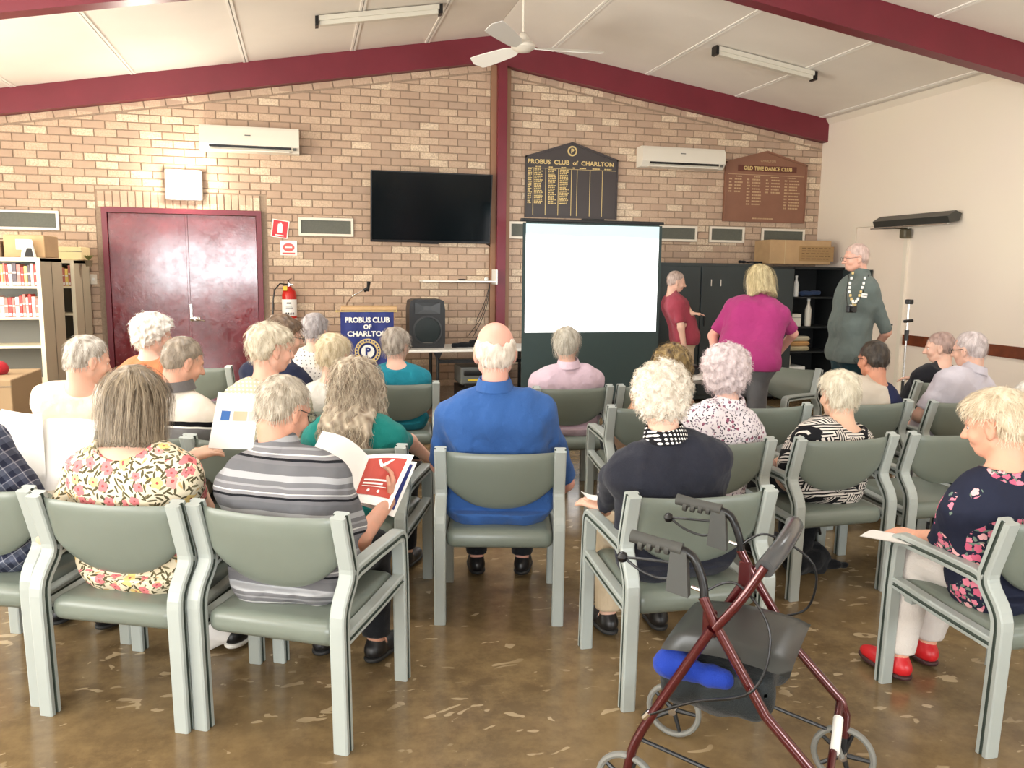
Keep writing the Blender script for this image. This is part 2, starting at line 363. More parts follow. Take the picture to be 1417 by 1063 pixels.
# ------------------------------------------------------------------ double door in the back wall
dr = tag(MB().box(DX0, DX1, YB-.035, YB, 0, .001).build('door_1', M['maroon']), kind='structure', label='glossy maroon double doors in the brick wall')
m = MB(); t = .055
m.box(DX0, DX0+t, YB-.06, YB, 0, DZ); m.box(DX1-t, DX1, YB-.06, YB, 0, DZ); m.box(DX0+t, DX1-t, YB-.06, YB, DZ-t, DZ); m.build('door_frame', M['maroon'], dr)
mid = -1.27
for a, b_ in ((DX0+t+.004, mid-.003), (mid+.003, DX1-t-.004)):
    lf = MB().rbox(a, b_, YB-.035, YB-.005, .01, DZ-t-.004, .004, 1).build('door_leaf', M['maroon_door'], dr)
m = MB(); m.rbox(mid-.014, mid+.014, YB-.043, YB-.03, .02, DZ-t-.01, .003, 1); m.build('astragal', M['maroon_door'], dr)
m = MB(); m.rbox(mid+.0, mid+.03, YB-.052, YB-.035, 1.03, 1.19, .003, 1); m.rbox(mid, mid+.11, YB-.06, YB-.035, .995, 1.045, .006, 2); m.tube([(mid+.06, YB-.06, 1.02), (mid+.06, YB-.085, 1.02), (mid+.16, YB-.085, 1.0)], .008); m.build('door_handle', M['chrome'], dr, True)
# white door in the right wall
d2 = tag(MB().box(XR-.01, XR, 8.23, 8.24, 0, 2.2).build('door_2', M['cream']), kind='structure', label='cream door in the right wall behind the standing man')
m = MB(); m.box(XR-.03, XR, 8.20, 8.26, 0, 2.26); m.box(XR-.03, XR, 9.14, 9.20, 0, 2.26); m.box(XR-.03, XR, 8.26, 9.14, 2.20, 2.26); m.build('door_frame', M['cream'], d2)
MB().rbox(XR-.02, XR-.002, 8.265, 9.135, .01, 2.195, .004, 1).build('door_leaf', plain('door_leaf_cream', (236, 222, 206), .45), d2)
MB().tube([(XR-.02, 8.36, 1.02), (XR-.06, 8.36, 1.02), (XR-.06, 8.46, 1.02)], .011).build('door_handle', M['dark'], d2, True)
# ------------------------------------------------------------------ chairs
M['frame'] = plain('pale_grey_green_moulded_plastic', (164, 171, 166), .38, nz=3, var=.04)
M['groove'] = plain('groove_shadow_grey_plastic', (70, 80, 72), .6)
M['vinyl'] = plain('sage_green_vinyl', (113, 121, 111), .34, nz=2.5, var=.05, bump=(160, .05))
def sweep(m, path, w, t, x, notch=.007, nw=.0065, closed=False):
    """sweep a notched bar (w in the plane of the side, t across it) along a (y, z) path in the plane x"""
    P = [Vector(p) for p in path]; n = len(P); prof = [(-w/2+.004, -t/2), (-nw, -t/2), (-nw, -t/2+notch), (nw, -t/2+notch), (nw, -t/2), (w/2-.004, -t/2), (w/2, -t/2+.006), (w/2, t/2-.006), (w/2-.004, t/2), (nw, t/2), (nw, t/2-notch), (-nw, t/2-notch), (-nw, t/2), (-w/2+.004, t/2), (-w/2, t/2-.006), (-w/2, -t/2+.006)]
    k = len(prof); V = []
    for i in range(n):
        a = (P[i]-P[i-1]).normalized() if i else (P[1]-P[0]).normalized(); b = (P[i+1]-P[i]).normalized() if i < n-1 else a
        na, nb = Vector((-a.y, a.x)), Vector((-b.y, b.x)); nn = (na+nb).normalized(); sc = 1/max(.5, nn.dot(na))
        for u, v in prof: q = P[i]+nn*u*sc; V.append((x+v, q.x, q.y))
    F = [(i*k+j, i*k+(j+1) % k, (i+1)*k+(j+1) % k, (i+1)*k+j) for i in range(n-1) for j in range(k)]+[tuple(range(k))[::-1], tuple((n-1)*k+j for j in range(k))]
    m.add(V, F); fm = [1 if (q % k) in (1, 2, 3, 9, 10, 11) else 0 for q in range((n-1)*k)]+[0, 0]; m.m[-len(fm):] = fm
def arcpts(p0, c, p1, n=5):
    return [((1-t)**2*p0[0]+2*t*(1-t)*c[0]+t*t*p1[0], (1-t)**2*p0[1]+2*t*(1-t)*c[1]+t*t*p1[1]) for t in [i/n for i in range(n+1)]]
HW = .2675
def make_chair():
    r = empty('armchair')
    for s in (-1, 1):
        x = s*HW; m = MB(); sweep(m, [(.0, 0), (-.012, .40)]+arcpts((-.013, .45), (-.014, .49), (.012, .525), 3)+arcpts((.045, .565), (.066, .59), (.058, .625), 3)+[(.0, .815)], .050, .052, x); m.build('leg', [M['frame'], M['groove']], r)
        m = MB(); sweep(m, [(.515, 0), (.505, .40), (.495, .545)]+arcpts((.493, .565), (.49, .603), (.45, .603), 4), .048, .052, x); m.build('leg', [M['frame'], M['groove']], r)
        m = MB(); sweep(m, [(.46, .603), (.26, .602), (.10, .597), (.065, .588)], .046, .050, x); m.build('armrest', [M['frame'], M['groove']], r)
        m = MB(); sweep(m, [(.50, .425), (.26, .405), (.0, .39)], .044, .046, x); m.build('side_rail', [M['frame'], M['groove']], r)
    # seat: rounded cushion
    nx, ny = 10, 12; V = []; 
    m = MB(); m.rbox(-.243, .243, -.005, .52, .352, .440, .038, 4); 
    m.v = [(x_, y_, z_+.012*(1-(x_/.243)**2)*(1 if z_ > .40 else 0)) for x_, y_, z_ in m.v]; m.build('seat', M['vinyl'], r, True)
    m = MB(); m.box(-.245, .245, .06, .10, .355, .385); m.box(-.245, .245, .42, .46, .355, .385); m.build('seat_bearer', M['frame'], r)
    # backrest: curved shield with a rounded lower edge
    nu, nv = 20, 8; V = []; F = []
    def bp(u, v, side):       # u -1..1 across, v 0 bottom .. 1 top
        zb = .525+.11*abs(u)**2.6; zt = .802-.008*(1-u*u)
        z = zb+(zt-zb)*v; x_ = u*.242
        ty = .058-(z-.60)/.215*.058
        e = min(1, 5*min(v, 1-v)+.001)**.5; e2 = min(1, 9*(1-abs(u))+.15)**.5
        return (x_, ty+.005-.022*(1-u*u)+side*.019*e*e2, z)
    for side in (-1, 1):
        for i in range(nu+1):
            for j in range(nv+1): V.append(bp(-1+2*i/nu, (1-math.cos(PI*j/nv))/2, side))
    N_ = (nu+1)*(nv+1); q = lambda i, j, s_: s_*N_+i*(nv+1)+j
    for i in range(nu):
        for j in range(nv): F += [(q(i, j, 0), q(i+1, j, 0), q(i+1, j+1, 0), q(i, j+1, 0)), (q(i, j, 1), q(i, j+1, 1), q(i+1, j+1, 1), q(i+1, j, 1))]
    for i in range(nu): F += [(q(i, 0, 0), q(i, 0, 1), q(i+1, 0, 1), q(i+1, 0, 0)), (q(i, nv, 0), q(i+1, nv, 0), q(i+1, nv, 1), q(i, nv, 1))]
    for j in range(nv): F += [(q(0, j, 0), q(0, j+1, 0), q(0, j+1, 1), q(0, j, 1)), (q(nu, j, 0), q(nu, j, 1), q(nu, j+1, 1), q(nu, j+1, 0))]
    MB().add(V, F).build('backrest', M['vinyl'], r, True)
    return r
chair0 = make_chair(); first = [True]
def place_chair(x, y, deg, label):
    if first[0]: r = chair0; first[0] = False
    else:
        r = chair0.copy(); COL.objects.link(r)
        for ch in chair0.children: c = ch.copy(); COL.objects.link(c); c.parent = r
    r.location = (x, y, 0); r.rotation_euler = (0, 0, math.radians(deg))
    tag(r, label, 'chair', 'grey-green armchairs of the audience'); return r
CH = dict(
 P1=(-1.22, 3.27, -24, 'sage green armchair cut off by the left edge, under the person in plaid'),
 P3=(-.68, 2.97, -25, 'sage green armchair holding the woman in the cream floral blouse'),
 P6=(-.14, 2.73, -29, 'sage green armchair holding the man in the grey striped polo, nearest of the left block'),
 P13=(.83, 3.46, -14, 'sage green armchair at the aisle holding the bald man in royal blue'),
 P16=(1.39, 2.63, -2, 'sage green armchair behind the walker, holding the woman in the black jacket'),
 P22=(2.47, 2.09, 0, 'sage green armchair at the lower right under the woman in navy floral'),
 P18=(2.58, 3.42, 2, 'sage green armchair holding the woman in the black and white patterned top'),
 E8=(3.24, 3.43, 0, 'empty sage green armchair right of the woman in the black and white top'),
 P23=(3.88, 3.42, 0, 'sage green armchair at the right edge behind the woman in navy floral'),
 P17=(1.90, 3.45, -2, 'sage green armchair holding the woman in the white sprigged blouse'),
 P11=(.16, 3.72, -22, 'sage green armchair holding the long-haired woman in green'),
 P7=(-.31, 3.93, -24, 'sage green armchair holding the woman in the cream dotted blouse'),
 P5=(-.78, 4.14, -25, 'sage green armchair holding the man in the banded grey and white shirt'),
 P2=(-1.25, 4.36, -25, 'sage green armchair holding the person in the cream shirt'),
 P10=(.14, 4.70, -20, 'sage green armchair holding the fair-haired woman in plain white'),
 P8=(-.36, 4.90, -22, 'sage green armchair holding the dark-haired woman seen behind the dotted blouse'),
 P4=(-1.02, 5.28, -20, 'sage green armchair holding the white-haired woman in orange'),
 P12=(.63, 5.75, -8, 'sage green armchair holding the person in teal'),
 P9=(.03, 5.80, -15, 'sage green armchair holding the person in the white spotted shirt'),
 E19=(-.86, 6.99, -18, 'empty sage green armchair by the maroon doors, left block front row'),
 P14=(1.80, 5.34, 0, 'sage green armchair holding the person in pale mauve'),
 E12=(2.42, 5.34, 0, 'empty sage green armchair just right of the person in pale mauve'),
 P15=(2.02, 4.46, -6, 'sage green armchair holding the woman with brown wavy hair'),
 E15=(2.72, 4.37, -2, 'empty sage green armchair between the sprigged blouse and the dark-haired man'),
 P19=(3.46, 4.37, 0, 'sage green armchair holding the dark-haired man in beige and navy'),
 P21=(4.13, 4.33, 4, 'sage green armchair holding the man in lavender'),
 P20=(4.75, 5.20, 6, 'sage green armchair holding the person in black at the right wall'),
 E16=(4.08, 6.23, 115, 'empty sage green armchair turned sideways in front of the dark cabinets'),
)
for k_, (x, y, d, lb) in CH.items(): place_chair(x, y, d, lb)
# ------------------------------------------------------------------ people: implicit surfaces meshed by surface nets
f4 = np.float32
class SDF:
    def __init__(s): s.p = []
    def rc(s, a, b, ra, rb, k=.03): s.p.append(('rc', np.array(a, float), np.array(b, float), ra, rb, k)); return s
    def ell(s, c, r, k=.02, R=None, sub=False): s.p.append(('el', np.array(c, float), np.array(r, float), R, sub, k)); return s
def bounds(P):
    lo, hi = np.full(3, 9.), np.full(3, -9.)
    for p in P:
        if p[0] == 'rc': l = np.minimum(p[1]-p[3], p[2]-p[4]); h = np.maximum(p[1]+p[3], p[2]+p[4])
        elif p[4]: continue
        else: r = p[2] if p[3] is None else np.full(3, p[2].max()); l, h = p[1]-r, p[1]+r
        lo = np.minimum(lo, l); hi = np.maximum(hi, h)
    return lo, hi
def evalp(P, ax, infl=0.):
    nx, ny, nz = map(len, ax); F = np.full((nx, ny, nz), .3, f4)
    for p in P:
        k = p[5]
        if p[0] == 'rc': r = max(p[3], p[4]); lo = np.minimum(p[1], p[2])-r; hi = np.maximum(p[1], p[2])+r
        else: r = p[2].max(); lo, hi = p[1]-r, p[1]+r
        mg = k+infl+.025; s_ = [slice(np.searchsorted(ax[i], lo[i]-mg), np.searchsorted(ax[i], hi[i]+mg)) for i in range(3)]
        if any(q.stop <= q.start for q in s_): continue
        X = ax[0][s_[0]][:, None, None]; Y = ax[1][s_[1]][None, :, None]; Z = ax[2][s_[2]][None, None, :]
        if p[0] == 'rc':
            a, b = p[1], p[2]; ab = b-a; L2 = max(1e-9, ab@ab)
            t = np.clip(((X-a[0])*ab[0]+(Y-a[1])*ab[1]+(Z-a[2])*ab[2])/L2, 0, 1)
            d = np.sqrt((X-a[0]-t*ab[0])**2+(Y-a[1]-t*ab[1])**2+(Z-a[2]-t*ab[2])**2)-(p[3]+(p[4]-p[3])*t)
        else:
            c, rr, R = p[1], p[2], p[3]; x, y, z = X-c[0], Y-c[1], Z-c[2]
            if R is not None: x, y, z = R[0, 0]*x+R[1, 0]*y+R[2, 0]*z, R[0, 1]*x+R[1, 1]*y+R[2, 1]*z, R[0, 2]*x+R[1, 2]*y+R[2, 2]*z
            k0 = np.sqrt((x/rr[0])**2+(y/rr[1])**2+(z/rr[2])**2); k1 = np.sqrt((x/rr[0]**2)**2+(y/rr[1]**2)**2+(z/rr[2]**2)**2)+1e-6
            d = k0*(k0-1)/k1
        A = F[s_[0], s_[1], s_[2]]
        if p[0] == 'el' and p[4]:
            h = np.clip(.5-.5*(A+d)/k, 0, 1); F[s_[0], s_[1], s_[2]] = A*(1-h)+(-d)*h+k*h*(1-h)
        else:
            h = np.clip(.5+.5*(A-d)/k, 0, 1); F[s_[0], s_[1], s_[2]] = A*(1-h)+d*h-k*h*(1-h)
    return F
def axes(lo, hi, step, fine=[], fs=.005):
    out = []
    for i in range(3):
        a = [lo[i]]
        while a[-1] < hi[i]:
            st = step
            for l, h in fine:
                if l[i]-.0 <= a[-1] <= h[i]: st = fs
            a.append(a[-1]+st)
        out.append(np.array(a, f4))
    return out
def nets(F, ax):
    nx, ny, nz = F.shape; I = F < 0
    c = [I[i:nx-1+i, j:ny-1+j, k:nz-1+k] for i in (0, 1) for j in (0, 1) for k in (0, 1)]
    an = c[0].copy(); al = c[0].copy()
    for q in c[1:]: an |= q; al &= q
    act = an & ~al; idx = np.argwhere(act); n = len(idx)
    if n == 0: return np.zeros((0, 3)), np.zeros((0, 4), int)
    ids = np.full(act.shape, -1, np.int64); ids[act] = np.arange(n)
    ci, cj, ck = idx.T; off = [(i, j, k) for i in (0, 1) for j in (0, 1) for k in (0, 1)]
    val = np.stack([F[ci+i, cj+j, ck+k] for i, j, k in off], 1)
    pos = np.stack([np.stack([ax[0][ci+i], ax[1][cj+j], ax[2][ck+k]], 1) for i, j, k in off], 1)
    acc = np.zeros((n, 3)); cnt = np.zeros(n)
    for a in range(8):
        for b in range(a+1, 8):
            if sum(x != y for x, y in zip(off[a], off[b])) != 1: continue
            m_ = (val[:, a] < 0) != (val[:, b] < 0); t = val[m_, a]/(val[m_, a]-val[m_, b])
            acc[m_] += pos[m_, a]+t[:, None]*(pos[m_, b]-pos[m_, a]); cnt[m_] += 1
    V = acc/cnt[:, None]; Q = []
    for axn in range(3):
        o1, o2 = [(1, 2), (2, 0), (0, 1)][axn]
        sl0 = [slice(None)]*3; sl1 = [slice(None)]*3; sl0[axn] = slice(0, -1); sl1[axn] = slice(1, None)
        e = np.argwhere(I[tuple(sl0)] != I[tuple(sl1)])
        e = e[(e[:, o1] > 0) & (e[:, o2] > 0) & (e[:, o1] < F.shape[o1]-1) & (e[:, o2] < F.shape[o2]-1)]
        if not len(e): continue
        ins = I[e[:, 0], e[:, 1], e[:, 2]]
        def g_(d1, d2): q = e.copy(); q[:, o1] -= d1; q[:, o2] -= d2; return ids[q[:, 0], q[:, 1], q[:, 2]]
        q = np.stack([g_(1, 1), g_(0, 1), g_(0, 0), g_(1, 0)], 1); q[~ins] = q[~ins][:, ::-1]; Q.append(q)
    return V, np.concatenate(Q)
def np_mesh(name, V, Q, mat, parent, tone=None, smooth=True, extra=None):
    me = bpy.data.meshes.new(name); nq = len(Q); me.vertices.add(len(V)); me.vertices.foreach_set('co', np.asarray(V, f4).ravel())
    me.loops.add(nq*4); me.loops.foreach_set('vertex_index', np.asarray(Q, np.int32).ravel())
    me.polygons.add(nq); me.polygons.foreach_set('loop_start', np.arange(nq, dtype=np.int32)*4)
    try: me.polygons.foreach_set('loop_total', np.full(nq, 4, np.int32))
    except Exception: pass
    me.update(calc_edges=True); me.materials.append(mat)
    if smooth: me.polygons.foreach_set('use_smooth', np.ones(nq, bool))
    if tone is not None:
        a = me.attributes.new('tone', 'FLOAT', 'POINT'); a.data.foreach_set('value', np.asarray(tone, f4))
    me.validate(); o = bpy.data.objects.new(name, me); return link(o, parent)
def wob(X, Y, Z, f, seed=0):      # cheap smooth noise about -1..1
    a = np.sin(f*X+1.7*np.sin(f*.71*Y+seed)+seed)*np.sin(f*.93*Y+1.3*np.sin(f*.67*Z+seed*2))
    return a+np.sin(f*1.13*Z+1.9*np.sin(f*.59*X+seed*3))*.5
SKIN = {}
def skin(rgb):
    if rgb not in SKIN:
        g = G('skin', .5, 0, .35); c = C(*rgb); g.col(g.mix(g.smooth(g.noise(26, 4), .35, .7), tuple(x*.93 for x in c), (min(1, c[0]*1.05), c[1]*.96, c[2]*.93)))
        g.b.inputs['Subsurface Weight'].default_value = .08; g.b.inputs['Subsurface Radius'].default_value = (.02, .008, .004); g.bump(g.noise(220, 2), .12, .002); SKIN[rgb] = g.mat
    return SKIN[rgb]
HAIR = {}
def hairmat(rgb, dark):
    if (rgb, dark) not in HAIR:
        g = G('hair', .42, 0, .4); t = g.node('Attribute', attribute_name='tone').outputs['Fac']
        v = g.m('ADD', g.m('MULTIPLY', t, .75), g.m('MULTIPLY', g.noise(30, 3), .3)); g.col(g.mix(g.smooth(v, .15, .9), C(*dark), C(*rgb))); HAIR[(rgb, dark)] = g.mat
    return HAIR[(rgb, dark)]
M['lens'] = M['glass']; M['eye'] = plain('eye_white', (225, 222, 215), .2); M['iris'] = plain('iris_dark', (50, 42, 36), .15)
def rotm(yaw, pitch, roll=0):
    return np.array(Matrix.Rotation(yaw, 3, 'Z') @ Matrix.Rotation(pitch, 3, 'X') @ Matrix.Rotation(roll, 3, 'Y'))
def v3(*a): return np.array(a, float)
def unit(v): return v/(np.linalg.norm(v)+1e-9)
def hand(P, w, d, n, s, curl=.5, spread=.0, hs=1.):
    """five fingers on a palm: w wrist, d finger direction, n palm normal, s +1 when the thumb is on the d x n side"""
    d = unit(d); n = unit(n-d*(n@d)); b = np.cross(d, n)*s; c = w+d*.045*hs
    for i in range(4):
        o = (i-1.5)*.019*hs; P.rc(w+b*o*.55+d*.012, w+b*o+d*.085*hs, .014*hs, .0115*hs, .012)
    L = [.070, .078, .073, .058]; L = L if s > 0 else L
    for i in range(4):
        o = (1.5-i)*.020*hs; p = w+b*o+d*.085*hs; a = 0.; ln = L[i]*hs; dd = unit(d+b*(1.5-i)*.09*(1+spread))
        for j, fr in enumerate((.45, .31, .24)):
            a += curl*(.75, .9, .6)[j]; q = p+(dd*math.cos(a)+n*math.sin(a))*ln*fr; r = (.0092, .0084, .0074)[j]*hs
            P.rc(p, q, r, r*.93, .004); p = q
    p = w+b*.022*hs+d*.03*hs; t1 = unit(d*.65+b*.75+n*.25); q = p+t1*.040*hs; P.rc(p, q, .0125*hs, .0105*hs, .010)
    q2 = q+unit(d*.9+b*.25+n*(.2+curl*.4))*.034*hs; P.rc(q, q2, .0098*hs, .008*hs, .004)
def head_prims(B, H, R, sc=1., fine=True, ears=True, male=False):
    def T(x, y, z): return H+R@(v3(x, y, z)*sc)
    def E(c, r, k, sub=False): B.ell(T(*c), v3(*r)*sc, k, R, sub)
    E((0, -.012, .028), (.074, .094, .088), .02); E((0, .022, -.022), (.062, .070, .085), .03)
    E((0, .048, -.078), (.036, .034, .026), .025)                    # chin
    B.rc(T(-.045, .01, -.06), T(-.02, .055, -.082), .020*sc, .018*sc, .02); B.rc(T(.045, .01, -.06), T(.02, .055, -.082), .020*sc, .018*sc, .02)
    B.rc(T(0, .088, .012), T(0, .112, -.026), .0075*sc, .0125*sc, .014)   # nose
    E((-.012, .098, -.030), (.009, .011, .008), .008); E((.012, .098, -.030), (.009, .011, .008), .008)
    B.rc(T(-.042, .074, .022), T(-.012, .088, .020), .008*sc, .008*sc, .012); B.rc(T(.042, .074, .022), T(.012, .088, .020), .008*sc, .008*sc, .012)
    for s in (-1, 1):
        E((s*.030, .094, .004), (.016, .014, .011), .010, True)
        E((s*.040, .066, -.030), (.020, .020, .020), .02)            # cheek
        if ears:
            E((s*.077, -.002, -.008), (.010, .019, .032), .008); E((s*.086, .006, -.006), (.006, .010, .018), .005, True); E((s*.074, .006, -.036), (.008, .010, .011), .006)
    B.rc(T(-.019, .086, -.052), T(.019, .086, -.052), .0065*sc, .0065*sc, .008); B.rc(T(-.015, .084, -.062), T(.015, .084, -.062), .007*sc, .007*sc, .008)
    B.rc(T(-.022, .094, -.057), T(.022, .094, -.057), .0028*sc, .0028*sc, .003)
    B.p[-1] = ('el', T(0, .096, -.0572), v3(.022, .008, .0022)*sc, R, True, .003)
def strands(V, Q, n, H, R, style, seed, zmin=-9):
    r_ = np.random.default_rng(seed); ln, st, wid, curl, lift = style
    fi = r_.integers(0, len(Q), n); q = Q[fi]; P0 = V[q].mean(1); nrm = np.cross(V[q[:, 1]]-V[q[:, 0]], V[q[:, 2]]-V[q[:, 0]]); nrm /= np.linalg.norm(nrm, axis=1)[:, None]+1e-9
    crown = H+R@v3(0, -.045, .10); c = H+R@v3(0, -.01, .0)
    d = P0-crown; d /= np.linalg.norm(d, axis=1)[:, None]+1e-9; d = d+v3(0, 0, -.55); d += r_.normal(0, .16+curl*.5, d.shape)
    pts = [P0-nrm*.002]; p = P0.copy(); ph = r_.uniform(0, 6.28, n); side = np.cross(nrm, d); side /= np.linalg.norm(side, axis=1)[:, None]+1e-9
    ell = v3(.09, .11, .10)
    for i in range(st):
        rad = (p-c)@R; rad[:, 2] = np.maximum(rad[:, 2], 0); g_ = (rad/ell**2)@R.T; g_ /= np.linalg.norm(g_, axis=1)[:, None]+1e-9
        t = d-g_*(d*g_).sum(1)[:, None]*(1 if curl < 2 else 0); t /= np.linalg.norm(t, axis=1)[:, None]+1e-9
        if curl: t = t+side*np.sin(ph+i*1.5)[:, None]*curl+g_*np.cos(ph+i*1.5)[:, None]*curl*.5; t /= np.linalg.norm(t, axis=1)[:, None]
        p = p+t*(ln/st); hz_ = (p-H)@R[:, 2]; p = p+np.maximum(0, zmin+r_.normal(0, .004, n)-hz_)[:, None]*R[:, 2]; pts.append(p+g_*lift*min(1, (i+1)/2))
    pts = np.stack(pts, 1); k = st+1; tn = np.diff(pts, axis=1, append=pts[:, -1:]*2-pts[:, -2:-1]); sd = np.cross(tn, nrm[:, None, :]); sd /= np.linalg.norm(sd, axis=2)[:, :, None]+1e-9
    w_ = wid*np.linspace(1, .25, k)[None, :, None]; A = pts+sd*w_; Bp = pts-sd*w_
    VV = np.stack([A, Bp], 2).reshape(-1, 3); b0 = np.arange(n)[:, None]*k*2+np.arange(st)[None, :]*2
    QQ = np.stack([b0, b0+1, b0+3, b0+2], 2).reshape(-1, 4); tone = np.repeat(r_.uniform(0, 1, n), k*2)
    return VV, QQ, tone
def hair(root, H, R, sc, kind, rgb, dark, step, nst, seed, curlamp=None):
    B = SDF(); T = lambda x, y, z: H+R@(v3(x, y, z)*sc); E = lambda c, r, k=.02, sub=False: B.ell(T(*c), v3(*r)*sc, k, R, sub)
    amp, fr = .0025, 95.; sty = (.030, 4, .0009, .1, .002)
    if kind == 'short':       # men
        E((0, -.018, .032), (.080, .098, .090)); E((0, -.05, -.01), (.068, .055, .065)); cutz, cuty, sl = -.066, -.004, 1.15
    elif kind == 'fringe':    # bald crown
        E((0, -.022, .010), (.0815, .094, .080)); E((0, -.055, -.02), (.066, .052, .055)); cutz, cuty, sl = -.066, -.004, .2; amp = .002
    elif kind == 'medium':    # women, short with body
        E((0, -.022, .036), (.092, .112, .098)); E((0, -.055, -.012), (.080, .062, .072)); E((0, .045, .075), (.066, .045, .038)); cutz, cuty, sl = -.090, .012, 1.1; amp, fr = .004, 70.; sty = (.06, 5, .0011, .25, .004)
    elif kind == 'crop':      # short with body, ears showing
        E((0, -.022, .038), (.090, .110, .096)); E((0, -.055, -.010), (.078, .060, .068)); E((0, .045, .078), (.068, .048, .036)); cutz, cuty, sl = -.085, .0, 1.3; amp, fr = .0045, 75.; sty = (.036, 4, .0011, .35, .004)
    elif kind == 'curly':
        E((0, -.020, .036), (.108, .124, .108)); E((0, -.055, -.020), (.094, .070, .078)); E((0, .045, .080), (.078, .050, .044)); cutz, cuty, sl = -.100, .016, 1.1; amp, fr = .008, 120.; sty = (.035, 6, .0012, 1.1, .004)
    elif kind == 'bob':
        E((0, -.018, .034), (.096, .116, .100)); B.rc(T(-.050, -.02, 0), T(-.060, -.015, -.14), .056*sc, .054*sc, .03); B.rc(T(.050, -.02, 0), T(.060, -.015, -.14), .056*sc, .054*sc, .03); B.rc(T(0, -.050, 0), T(0, -.058, -.14), .066*sc, .062*sc, .03); E((0, .045, .07), (.07, .05, .04)); cutz, cuty, sl = -.148, .03, .9; amp, fr = .003, 60.; sty = (.23, 10, .0011, .05, .003)
    elif kind == 'long':
        E((0, -.018, .036), (.096, .114, .100)); E((0, .045, .072), (.068, .045, .036))
        for a, b_, z, r in ((-.085, -.01, -.30, .036), (-.05, -.07, -.33, .038), (0, -.085, -.32, .040), (.05, -.075, -.33, .038), (.085, -.02, -.27, .034), (.115, .02, -.22, .022), (-.11, .01, -.23, .028)):
            k1 = T(a*.85, b_*.9, -.06); bk = -.150 if b_ < 0 else .0; k2 = H+v3(R[0, 0]*a*1.05+R[0, 1]*b_*.5, bk+R[1, 0]*a*.5, -.17); k3 = H+v3(a*1.25, bk-.035*(b_ < 0), z)
            B.rc(T(a*.7, b_*.7, .02), k1, .048*sc, .042*sc, .02); B.rc(k1, k2, .042*sc, r*sc, .02); B.rc(k2, k3, r*sc, .014*sc, .012)
        cutz, cuty, sl = -.6, .028, .6; amp, fr = .007, 75.; sty = (.22, 12, .0013, .55, .004)
    elif kind == 'wavy':
        E((0, -.020, .036), (.108, .122, .106)); E((0, .045, .075), (.072, .046, .04))
        for a, b_ in ((-.06, -.03), (0, -.06), (.06, -.03)): B.rc(T(a, b_, .0), T(a*1.15, b_, -.11), .058*sc, .042*sc, .03)
        cutz, cuty, sl = -.16, .03, .7; amp, fr = .008, 85.; sty = (.09, 7, .0013, .6, .004)
    lo, hi = bounds(B.p); lo -= .03; hi += .03; ax = axes(lo, hi, step); F = evalp(B.p, ax)
    X = ax[0][:, None, None]; Y = ax[1][None, :, None]; Z = ax[2][None, None, :]
    x, y, z = X-H[0], Y-H[1], Z-H[2]; hx = R[0, 0]*x+R[1, 0]*y+R[2, 0]*z; hy = (R[0, 1]*x+R[1, 1]*y+R[2, 1]*z)/sc; hz = (R[0, 2]*x+R[1, 2]*y+R[2, 2]*z)/sc
    F = F+amp*wob(X, Y, Z, fr, seed % 5)-(.35*amp*wob(X, Y, Z, fr*2.3, 2.))
    line = np.where(hz > .0, cuty+sl*hz*1.0, cuty-.15*hz)
    if kind == 'crop': line = np.minimum(line, np.where(hz < .030, -.022-.05*(hz < -.03)*0, 9.))
    line = line+.006*np.sin(hx*90)
    F = np.maximum(F, (hy-line)*.85); F = np.maximum(F, cutz-hz+.006*np.sin(hx*120+hy*60) if kind not in ('long',) else F*0-1)
    if kind == 'fringe':       # bare crown
        top = .048+.25*np.clip(-hy, -.1, .2)*0-(hy+.02)*.05; d = .082-np.sqrt((hx/sc*.95)**2+((hy+.060)*.72)**2+((hz-.105)*.95)**2); F = np.maximum(F, d+.005*np.sin(hx*150+hy*80)+.004*np.sin(hx*63))
    V, Q = nets(F, ax)
    r_ = np.random.default_rng(seed); tone = np.clip(.5+.35*wob(V[:, 0], V[:, 1], V[:, 2]*.4, 130, seed % 7), 0, 1)
    if nst:
        SV, SQ, ST = strands(V, Q, nst, H, R, sty, seed, (cutz-.012)*sc); SQ = SQ+len(V); V = np.concatenate([V, SV]); Q = np.concatenate([Q, SQ]); tone = np.concatenate([tone, ST])
    o = np_mesh('hair', V, Q, hairmat(rgb, dark), root, tone); return o
def glasses(root, H, R, sc, col='dark'):
    m = MB(); T = lambda x, y, z: H+R@(v3(x, y, z)*sc)
    for s in (-1, 1):
        m.tube([T(s*.033+.024*math.cos(a), .108-.12*(.024*math.cos(a)*s)**1, .002+.018*math.sin(a)) for a in [i*PI/7 for i in range(15)]], .0016, 5)
        m.tube([T(s*.057, .104, .006), T(s*.078, .085, .006), T(s*.084, .0, .006), T(s*.083, -.018, -.012)], .0017, 5)
    m.tube([T(-.009, .110, .004), T(.009, .110, .004)], .0016, 5); m.build('glasses', M['black'] if col == 'dark' else M['steel'], root, True)
